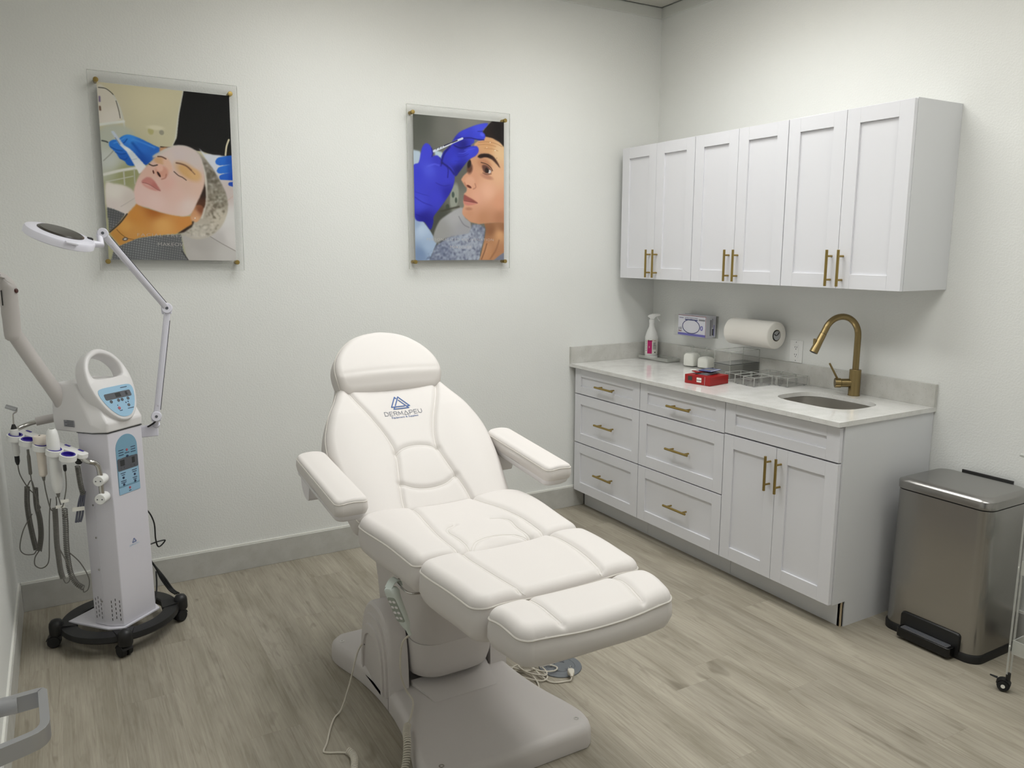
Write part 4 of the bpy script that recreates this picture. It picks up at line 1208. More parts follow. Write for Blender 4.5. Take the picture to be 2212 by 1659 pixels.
for p_, r_ in ((L0, .021), (L1, .022), (L2, .019)):
    j = mw(MB().lathe([(r_ * .9, -.017), (r_, -.013), (r_, .013), (r_ * .88, .017)], frame(p_, z=camdir), 28), 'lamp_joint', M['lamp_white'], machine)
    mw(MB().lathe([(r_ * .28, .017), (r_ * .28, .0185)], frame(p_, z=camdir), 14), 'joint_screw', M['lcd'], j)
    mw(MB().box(p_.x - r_ * .9, p_.x + r_ * .9, p_.y + .005, p_.y + .022, p_.z - r_ * 1.15, p_.z + r_ * .3), 'joint_fork', M['lamp_white'], j, bevel=.004)
ha = Vector((.911, .347, -.221)); hn = Vector((.305, -.222, .926)); hcn = Vector((-3.306, -.752, 1.658))
HM = frame(hcn, x=ha, z=hn)
el = lambda k, n=56: [(.113 * k * math.cos(2 * math.pi * i / n), .108 * k * math.sin(2 * math.pi * i / n)) for i in range(n)]
ring_ = [(el(.93), -.028), (el(1.0), -.024), (el(1.0), -.006), (el(.97), .0), (el(.90), .003), (el(.66), .005), (el(.64), .001), (el(.64), -.020), (el(.70), -.028)]
lh = mw(MB().rings([[(x, y, z) for x, y in l] for l, z in ring_] + [[(x, y, -.028) for x, y in el(.93)]], False, False, HM), 'lamp_head', M['lamp_white'], machine, angle=35)
lh['label'] = 'white round magnifier head with a dark lens cover'
mw(MB().rings([[(x, y, .0) for x, y in el(.655)], [(x, y, .007) for x, y in el(.66)], [(x, y, .011) for x, y in el(.60)], [(x, y, .0125) for x, y in el(.2)]], True, True, HM), 'lens_cover', M['smoked'], lh, angle=20)
mw(MB().box(-.02, .02, -.1165, -.101, -.004, .003, HM), 'cover_tab', M['lamp_white'], lh, bevel=.002)
nk = hcn + ha * .110
mw(MB().tube([nk - hn * .012, nk + ha * .03 - hn * .008, L2 - Vector((0.012, 0.0, .004))], lambda t: .014 - .003 * t, 14), 'lamp_neck', M['lamp_white'], machine)
mw(MB().box(.090, .107, -.007, .007, .0, .008, HM), 'lamp_switch', M['black'], lh, bevel=.001)
mw(MB().tube(catmull([L0 + Vector((0, .01, -.02)), (-3.03, -.36, .868), (-3.06, -.34, .85), (-3.10, -.345, .845)], 5), .004, 8), 'lamp_lead', M['black'], machine)

# side rails held by white stand-offs
for sgn, zs in ((-1, (.719, .646)), (1, (.738, .660))):
    for z_ in zs:
        d = Vector((-.05, -.021, 0)).normalized() if sgn < 0 else Vector((.05, .012, 0)).normalized()
        c = Vector((-.0965, -.100, z_)) if sgn < 0 else Vector((.106, -.050, z_))
        ln = .050 if sgn < 0 else .034
        so = MB().cyl(c, c + d * ln, .0205, .0205, 24).build('standoff', M['white_plastic'], machine, bevel=.0025)
        for q in (-.009, .009):
            s_ = Vector((-d.y, d.x, 0)); MB().cyl(c + d * (ln - .0005) + s_ * q, c + d * (ln + .0008) + s_ * q, .0028, seg=10).build('screw', M['lcd'], so)
# chrome tube: rises from the left stand-offs, runs under the tool tray and returns behind the housing
sl = MI.inverted() @ (Vector((-.0965, -.100, 0)) + Vector((-.05, -.021, 0)).normalized() * .028)
T0 = Vector((-3.302, -.615, .806)); T1 = Vector((-3.520, -.370, .878)); tdir = (T1 - T0).normalized()
tube_pts = [(sl.x, sl.y, .63), (sl.x, sl.y, .70), (sl.x - .001, sl.y - .002, .755), (sl.x - .010, sl.y - .004, .786), tuple(T0 + Vector((.012, .002, -.004))), tuple(T0 + tdir * .08), tuple(T0 + tdir * .2), tuple(T1 - tdir * .02), tuple(T1 + Vector((-.004, .022, .014))), (-3.495, -.318, .905), (-3.44, -.308, .918), (-3.36, -.315, .930), (-3.31, -.335, .932)]
mw(MB().tube(catmull(tube_pts, 8), .0095, 14), 'rail_tube', M['chrome'], machine)
mw(MB().tube(catmull([(-3.452, -.308, .9165), (-3.41, -.309, .922), (-3.385, -.312, .926)], 6), .0175, 18), 'rail_sleeve', M['machine_grey'], machine)
sr = MI.inverted() @ (Vector((.106, -.050, 0)) + Vector((.05, .012, 0)).normalized() * .018)
mw(MB().tube(catmull([(sr.x, sr.y, .63), (sr.x, sr.y, .75), (sr.x - .004, sr.y + .006, .785), (sr.x - .03, sr.y + .03, .80)], 6), .008, 12), 'rail_tube', M['chrome'], machine)
# tray with purple cups
TX = tdir; TO = Vector((-.70, -.71, 0)); TO = (TO - TX * TO.dot(TX)).normalized(); TZ = TO.cross(TX)
if TZ.z < 0: TZ = -TZ
def tl(x, y, z): return T0 + TX * x + TO * y + TZ * z
TM = Matrix((TX, TO, TZ)).transposed().to_4x4(); TM.translation = T0
holes = [.036, .103, .170, .236, .300]           # from the column outward
tb = MB().prism(rrect(.330, .040, .012, 4, .165, -.010), .004, .024, TM)
trayo = mw(tb, 'tool_tray', M['white_plastic'], machine, bevel=.003)
for k, h in enumerate(holes):
    n_ = 28
    outer = [(h + .031 * math.cos(2 * math.pi * i / n_), .036 + .030 * math.sin(2 * math.pi * i / n_)) for i in range(n_)]
    inner = [(h + .0245 * math.cos(2 * math.pi * i / n_), .036 + .0235 * math.sin(2 * math.pi * i / n_)) for i in range(n_)]
    mw(MB().hole_plate(outer, inner, .0, .024, TM), 'cup_ring', M['white_plastic'], trayo, bevel=.002)
    in2 = [(h + .020 * math.cos(2 * math.pi * i / n_), .036 + .019 * math.sin(2 * math.pi * i / n_)) for i in range(n_)]
    gp = MB().hole_plate(inner, in2, .003, .0255, TM)
    if k in (0, 3): gp.prism([(a, b) for a, b in inner], .011, .014, TM)
    mw(gp, 'cup_grip', M['purple'], trayo)
    mw(MB().box(h - .012, h + .012, -.026, -.018, .0242, .0262, TM), 'clip_slot', M['purple'], trayo)
mw(MB().lathe([(.012, 0), (.012, .016), (.008, .02)], frame(tl(.02, .0, .0), z=-TZ), 18), 'tray_knob', M['black'], trayo)
# warning leaflet taped behind the tray
wf = mw(MB().box(-3.305, -3.245, -.452, -.4515, .775, .893), 'warning_leaflet', M['tag'], machine)
tri = [(-3.290, .835), (-3.276, .874), (-3.262, .835), (-3.290, .835)]
mw(stroke_mesh(MB(), [tri, [(-3.29, .822), (-3.262, .822)], [(-3.276, .815), (-3.276, .795)], [(-3.29, .813), (-3.282, .813)], [(-3.270, .813), (-3.262, .813)]], .003, lambda a, b: (a, -.4519, b)), 'leaflet_print', M['carton_maroon'], wf, smooth=False)
# power lead: loops beside the column and lies over the ring
mw(MB().tube(catmull([(-3.12, -.33, .50), (-3.075, -.32, .482), (-3.05, -.315, .42), (-3.048, -.31, .34), (-3.037, -.30, .30), (-3.009, -.295, .322), (-3.03, -.30, .326), (-3.07, -.31, .322), (-3.12, -.33, .32)], 7), .0032, 8), 'power_lead', M['black'], machine)
for q in (0, .008, -.007):
    mw(MB().tube(catmull([(-3.125, -.345 + q, .27), (-3.085, -.33 + q, .262), (-3.058, -.32 + q, .215), (-3.035 + q, -.33, .165), (-3.005 + q, -.345, .108), (-2.985 + q, -.375, .096)], 6), .0042, 8), 'power_lead', M['black'], machine)
mw(MB().tube(catmull([(-3.058, -.33, .20), (-3.064, -.37, .14), (-3.080, -.42, .098), (-3.09, -.45, .098)], 6), .0035, 8), 'power_lead', M['black'], machine)

# handpieces standing in the tray, each with its cord
def hp_thing(label, k, name='handpiece'):
    p = tl(holes[k], .036, .0)
    return thing(name, label, 'handpiece', p), p
up_ = Vector((0, 0, 1))
def cord_part(t, p, pts, r=.0022, name='cord', m='cord_grey'):
    return MB().tube(catmull([Vector(q) - p for q in pts], 7), r, 6).build(name, M[m], t)
def coil_part(t, p, pts, R=.0085, pitch=.0052, r=.0021, m='cord_grey'):
    return MB().tube(coil_path(catmull([Vector(q) - p for q in pts], 6), R, pitch, 10), r, 5).build('coiled_cord', M[m], t)
# 1: roller
t, p = hp_thing('slim handpiece topped by a small grey steel roller, end cup of the machine tray', 4)
MB().lathe([(.0085, -.062), (.0125, -.05), (.013, .0), (.015, .03), (.014, .042), (.009, .047)], seg=20).build('grip', M['white_plastic'], t)
MB().lathe([(.0045, -.098), (.0085, -.084), (.0088, -.062)], seg=16).build('cord_boot', M['black'], t)
MB().lathe([(.011, .046), (.008, .056), (.005, .064)], seg=16).build('neck', M['black'], t)
MB().tube(catmull([(0, 0, .06), (.001, 0, .085), (.003, -.002, .105), (.014, -.006, .112), (.0165, -.007, .122)], 6), .0026, 8).build('stem', M['chrome'], t)
MB().cyl((.016, -.008, .122), (-.018, .004, .136), .0085, seg=20).build('roller', M['alu'], t)
cord_part(t, p, [p - up_ * .097, p + Vector((.004, 0, -.14)), p + Vector((.026, .01, -.20)), p + Vector((.048, .015, -.232))])
c1 = [(-3.503, -.37, .668), (-3.509, -.375, .60), (-3.507, -.38, .53), (-3.501, -.385, .46), (-3.494, -.39, .405)]
coil_part(t, p, c1)
cord_part(t, p, [p + Vector((.048, .015, -.232)), (-3.486, -.37, .690), (-3.503, -.37, .668)])
cord_part(t, p, [(-3.494, -.39, .405), (-3.505, -.395, .392), (-3.535, -.40, .40), (-3.548, -.40, .43), (-3.530, -.40, .50), (-3.495, -.395, .56)])
# 2: bare lead with a metal tip
t, p = hp_thing('slim metal-tipped lead hanging from the empty cup beside the roller', 3, 'electrode_lead')
MB().lathe([(.004, -.112), (.0062, -.108), (.0062, -.04), (.0045, -.03), (.0045, -.012)], Matrix.Translation((.0, -.026, 0)), 14).build('ferrule', M['cord_grey'], t)
cord_part(t, p, [p + Vector((0, -.026, -.112)), p + Vector((.004, -.026, -.17)), p + Vector((.016, -.02, -.235)), p + Vector((.020, -.012, -.252)), p + Vector((.008, -.008, -.262)), (-3.470, -.42, .672)])
coil_part(t, p, [(-3.474, -.42, .672), (-3.476, -.42, .60), (-3.470, -.42, .54), (-3.472, -.42, .47), (-3.484, -.42, .41)])
cord_part(t, p, [(-3.484, -.42, .41), (-3.500, -.42, .385), (-3.502, -.425, .355), (-3.480, -.43, .340), (-3.455, -.44, .365), (-3.445, -.45, .45), (-3.435, -.455, .56), (-3.425, -.46, .63)])
# 3: cream handpiece
t, p = hp_thing('cream handpiece with a flat round top in the middle cup of the tray', 2)
MB().lathe([(.0085, -.105), (.0145, -.098), (.0155, -.05), (.0165, -.01), (.0195, .0), (.0225, .035), (.0235, .052), (.0215, .056), (.003, .0565)], seg=24).build('body', M['cream'], t)
MB().lathe([(.004, -.122), (.007, -.104)], seg=14).build('cord_boot', M['cord_grey'], t)
MB().lathe([(.0032, .0565), (.0032, .058)], seg=12).build('top_port', M['lcd_dark'], t)
cord_part(t, p, [p - up_ * .121, p + Vector((.003, -.002, -.17)), p + Vector((.014, -.01, -.24)), (-3.408, -.47, .60), (-3.405, -.48, .64)])
t, p2 = hp_thing('cream handpiece half hidden behind the other cream one on the tray', 2)
p2 = tl(holes[2] - .018, .0, .024); t.location = p2
MB().lathe([(.006, -.004), (.012, .0), (.0165, .02), (.018, .040), (.016, .046), (.004, .048)], seg=20).build('body', M['cream'], t)
# 4: big white handpiece
t, p = hp_thing('large white bullet-shaped handpiece in the tray', 1)
MB().lathe([(.0095, -.150), (.016, -.138), (.0195, -.120), (.0205, -.07), (.0195, -.02), (.020, .0), (.0225, .03), (.0225, .055), (.0205, .078), (.0165, .095), (.0115, .102), (.009, .100)], seg=28).build('body', M['white_plastic'], t)
MB().lathe([(.009, .0995), (.0092, .1022)], seg=18).build('tip', M['chrome'], t)
MB().lathe([(.0045, -.168), (.008, -.149)], seg=14).build('cord_boot', M['cord_grey'], t)
cord_part(t, p, [p - up_ * .167, p + Vector((.006, -.004, -.20)), p + Vector((.022, -.01, -.25)), (-3.387, -.52, .575)])
coil_part(t, p, [(-3.380, -.52, .60), (-3.382, -.52, .53), (-3.386, -.52, .46), (-3.386, -.52, .39), (-3.381, -.52, .33), (-3.365, -.52, .285), (-3.342, -.515, .258)], .0092, .0075)
cord_part(t, p, [(-3.342, -.515, .258), (-3.342, -.52, .242), (-3.325, -.525, .255), (-3.320, -.525, .30), (-3.345, -.525, .37), (-3.382, -.53, .425)])
MB().box(-.012, .018, -.0262, -.0258, -.205, -.193).build('tag', M['tag'], t)
# 5: lead from the cup nearest the column
t, p = hp_thing('black-plugged lead hanging from the empty purple cup next to the machine column', 0, 'electrode_lead')
MB().lathe([(.004, -.036), (.006, -.030), (.006, -.012)], Matrix.Translation((-.012, -.024, 0)), 14).build('plug', M['black'], t)
cord_part(t, p, [p + Vector((-.012, -.024, -.036)), p + Vector((-.014, -.022, -.10)), p + Vector((-.030, -.01, -.17)), (-3.392, -.58, .625), (-3.412, -.55, .615)])
coil_part(t, p, [(-3.412, -.55, .615), (-3.414, -.55, .55), (-3.417, -.55, .48), (-3.416, -.55, .42), (-3.414, -.55, .36), (-3.408, -.55, .325)])
cord_part(t, p, [(-3.408, -.55, .325), (-3.400, -.55, .305), (-3.386, -.55, .315), (-3.382, -.55, .36), (-3.400, -.55, .42), (-3.425, -.548, .49)])
MB().box(-.036, -.010, -.0235, -.0231, -.158, -.146).build('tag', M['tag'], t)
# bundled blue-grey lead hanging by the stand-offs
p = Vector((-3.318, -.555, .60))
t = thing('spare_lead', 'bundled blue-grey lead with a paper tag behind the left stand-offs', 'cord', p)
coil_part(t, p, [(-3.322, -.565, .775), (-3.318, -.56, .70), (-3.312, -.555, .655)], .0085, .0062)
for q in (-.008, 0, .008):
    cord_part(t, p, [(-3.310 + q * .6, -.555, .668), (-3.320 + q, -.555, .63), (-3.330 + q * 1.2, -.55, .575), (-3.338 + q, -.55, .545)], .004, m='cord_blue')
MB().box(-.036, .006, -.0205, -.020, -.002, .014).build('tag', M['tag'], t)

# ================================================================== posters: flat prints between clear acrylic sheets
PWM, PHM = 0.540, 0.748
def paint(ops, nx=270, ny=374):
    X, Y = np.meshgrid((np.arange(nx) + .5) / nx * PWM * 1000, (np.arange(ny) + .5) / ny * PHM * 1000)
    img = np.zeros((ny, nx, 3)); px = PWM * 1000 / nx
    noise = RNG.rand(ny, nx)
    def blur(a, s):
        k = max(1, int(s * 2.5)); w = np.exp(-0.5 * (np.arange(-k, k + 1) / max(s, .3)) ** 2); w /= w.sum()
        a = np.apply_along_axis(lambda r: np.convolve(np.pad(r, k, 'edge'), w, 'valid'), 1, a)
        return np.apply_along_axis(lambda r: np.convolve(np.pad(r, k, 'edge'), w, 'valid'), 0, a)
    def mm(pts): return [(u * PWM, v * PHM) for u, v in pts]
    def poly(pts, soft, smooth):
        P = mm(pts)
        if smooth: P = [(p.x, p.y) for p in catmull([(a, b, 0) for a, b in P], 6, True)]
        m = np.zeros((ny, nx), bool)
        for (x1, y1), (x2, y2) in zip(P, P[1:] + P[:1]):
            if y1 == y2: continue
            c = (Y >= min(y1, y2)) & (Y < max(y1, y2))
            m ^= c & (X < x1 + (Y - y1) * (x2 - x1) / (y2 - y1))
        return blur(m.astype(float), .35 + soft * .45)
    def comp(mask, col):
        nonlocal img
        img = img * (1 - mask[..., None]) + mask[..., None] * col
    for op in ops:
        k = op[0]
        if k == 'P':
            num = np.zeros((ny, nx, 3)); den = np.zeros((ny, nx))
            for u, v, c in op[2]:
                w = 1 / (((X - u * PWM) ** 2 + (Y - v * PHM) ** 2) + 60.0) ** 1.3
                num += w[..., None] * np.array(c, float); den += w
            comp(poly(op[1], op[3], op[4]), num / den[..., None])
        elif k == 'S':
            P = mm(op[1])
            if len(P) > 2: P = [(p.x, p.y) for p in catmull([(a, b, 0) for a, b in P], 6)]
            d = poly_dist(X, Y, P); w = op[2] * .5 / 2; s = .6 + op[4] * .8
            comp(np.clip((w + s - d) / (2 * s), 0, 1), np.array(op[3], float))
        elif k == 'E':
            a = math.radians(op[4]); cx, cy = op[1][0] * PWM, op[1][1] * PHM
            dx, dy = X - cx, Y - cy; rx, ry = op[2] * .6, op[3] * .6
            r = np.sqrt(((dx * math.cos(a) + dy * math.sin(a)) / rx) ** 2 + ((-dx * math.sin(a) + dy * math.cos(a)) / ry) ** 2)
            s = min(.95, op[6] * .9 / min(rx, ry)); comp(np.clip((1 + s * .5 - r) / s, 0, 1), np.array(op[5], float))
        elif k == 'N':                              # mottled texture (net cap, printed cloth)
            m = poly(op[1], 3, 1)
            n1 = blur(RNG.rand(ny, nx), 2.2); n1 = np.clip((n1 - n1.mean()) / n1.std() * .5, -1, 1)
            comp(m * np.clip(n1, 0, 1) * .6, np.array(op[2], float)); comp(m * np.clip(-n1 - .1, 0, 1) * .5, np.array(op[3], float))
        elif k == 'K':                              # waffle knit
            m = poly(op[1], 1, 0)
            t = (np.sin(X * .62 + Y * .10) * .5 + .5) * (np.sin(Y * .58 - X * .10) * .5 + .5)
            comp(m * np.clip(1.15 - t * 2.4, 0, 1) * .75, np.array(op[2], float))
    return np.clip(img, 0, 255)

def make_print(ops, name, parent, y, material):
    img = paint(ops); ny, nx = img.shape[:2]
    me = bpy.data.meshes.new(name)
    gx = np.linspace(-PWM / 2, PWM / 2, nx); gz = np.linspace(PHM / 2, -PHM / 2, ny)
    GX, GZ = np.meshgrid(gx, gz)
    V = np.stack([GX, np.full_like(GX, y), GZ], -1).reshape(-1, 3)
    idx = np.arange(nx * ny).reshape(ny, nx)
    Fq = np.stack([idx[1:, :-1], idx[1:, 1:], idx[:-1, 1:], idx[:-1, :-1]], -1).reshape(-1, 4)
    me.vertices.add(len(V)); me.vertices.foreach_set('co', V.ravel())
    me.loops.add(Fq.size); me.loops.foreach_set('vertex_index', Fq.ravel().astype(np.int32))
    me.polygons.add(len(Fq)); me.polygons.foreach_set('loop_start', np.arange(0, Fq.size, 4, dtype=np.int32))
    me.update(); me.validate()
    c = img / 255.0; c = np.where(c <= .04045, c / 12.92, ((c + .055) / 1.055) ** 2.4)
    c = np.clip(c * 1.12 - .006, .001, .93)        # ink values for a brightly printed sheet
    at = me.color_attributes.new('ink', 'FLOAT_COLOR', 'POINT')
    at.data.foreach_set('color', np.concatenate([c, np.ones((ny, nx, 1))], -1).astype(np.float32).ravel())
    me.materials.append(material)
    o = bpy.data.objects.new(name, me); COL.objects.link(o); o.parent = parent
    return o

def poster(label, cx, cz, roll, ops, line1, w1, line2, w2):
    t = thing('wall_poster', label, 'poster', (cx, 0, cz), group='acrylic posters on the textured wall')
    t.rotation_euler = (0, roll, 0)
    hw, hh = .305, .420
    # two clear sheets with the print sandwiched between
    for y0, y1 in ((-.0315, -.0285), (-.0365, -.0335)):
        a = box_part('acrylic_sheet', -hw, hw, y0, y1, -hh, hh, M['acrylic'], t)
    e = MB()
    for x0, x1, z0, z1 in ((-hw - .0012, -hw - .0002, -hh, hh), (hw + .0002, hw + .0012, -hh, hh), (-hw, hw, -hh - .0012, -hh - .0002), (-hw, hw, hh + .0002, hh + .0012)):
        e.box(x0, x1, -.0365, -.0285, z0, z1)
    e.build('sheet_edge', M['acrylic_edge'], t, smooth=False)
    p = make_print(ops, 'print', t, -.0327, M['print'])
    box_part('print_backing', -PWM / 2, PWM / 2, -.0322, -.0318, -PHM / 2, PHM / 2, M['tag'], t)
    for s, w, z, sz, sp in ((line1, w1, -.270, .0195, 1.18), (line2, w2, -.311, .022, 1.0)):
        v, f = text_verts(s, sz, spacing=sp, thin=-.00035)
        k = w / (max(q[0] for q in v) - min(q[0] for q in v))
        MB().add([(a * k, -.0331, z + b) for a, b, c in v], f).build('lettering', M['letter_faint'], p, smooth=False)
    for sx in (-1, 1):
        for sz in (-1, 1):
            x, z = sx * .2735, sz * .382
            so = MB().lathe([(.0095, 0), (.0095, .0275), (.0085, .0283)], frame((x, 0, z), z=(0, -1, 0)), 20).build('standoff', M['brass'], t)
            MB().lathe([(.0105, .0368), (.0105, .045), (.0095, .0462), (.002, .0466)], frame((x, 0, z), z=(0, -1, 0)), 22).build('cap', M['brass'], so)
    return t
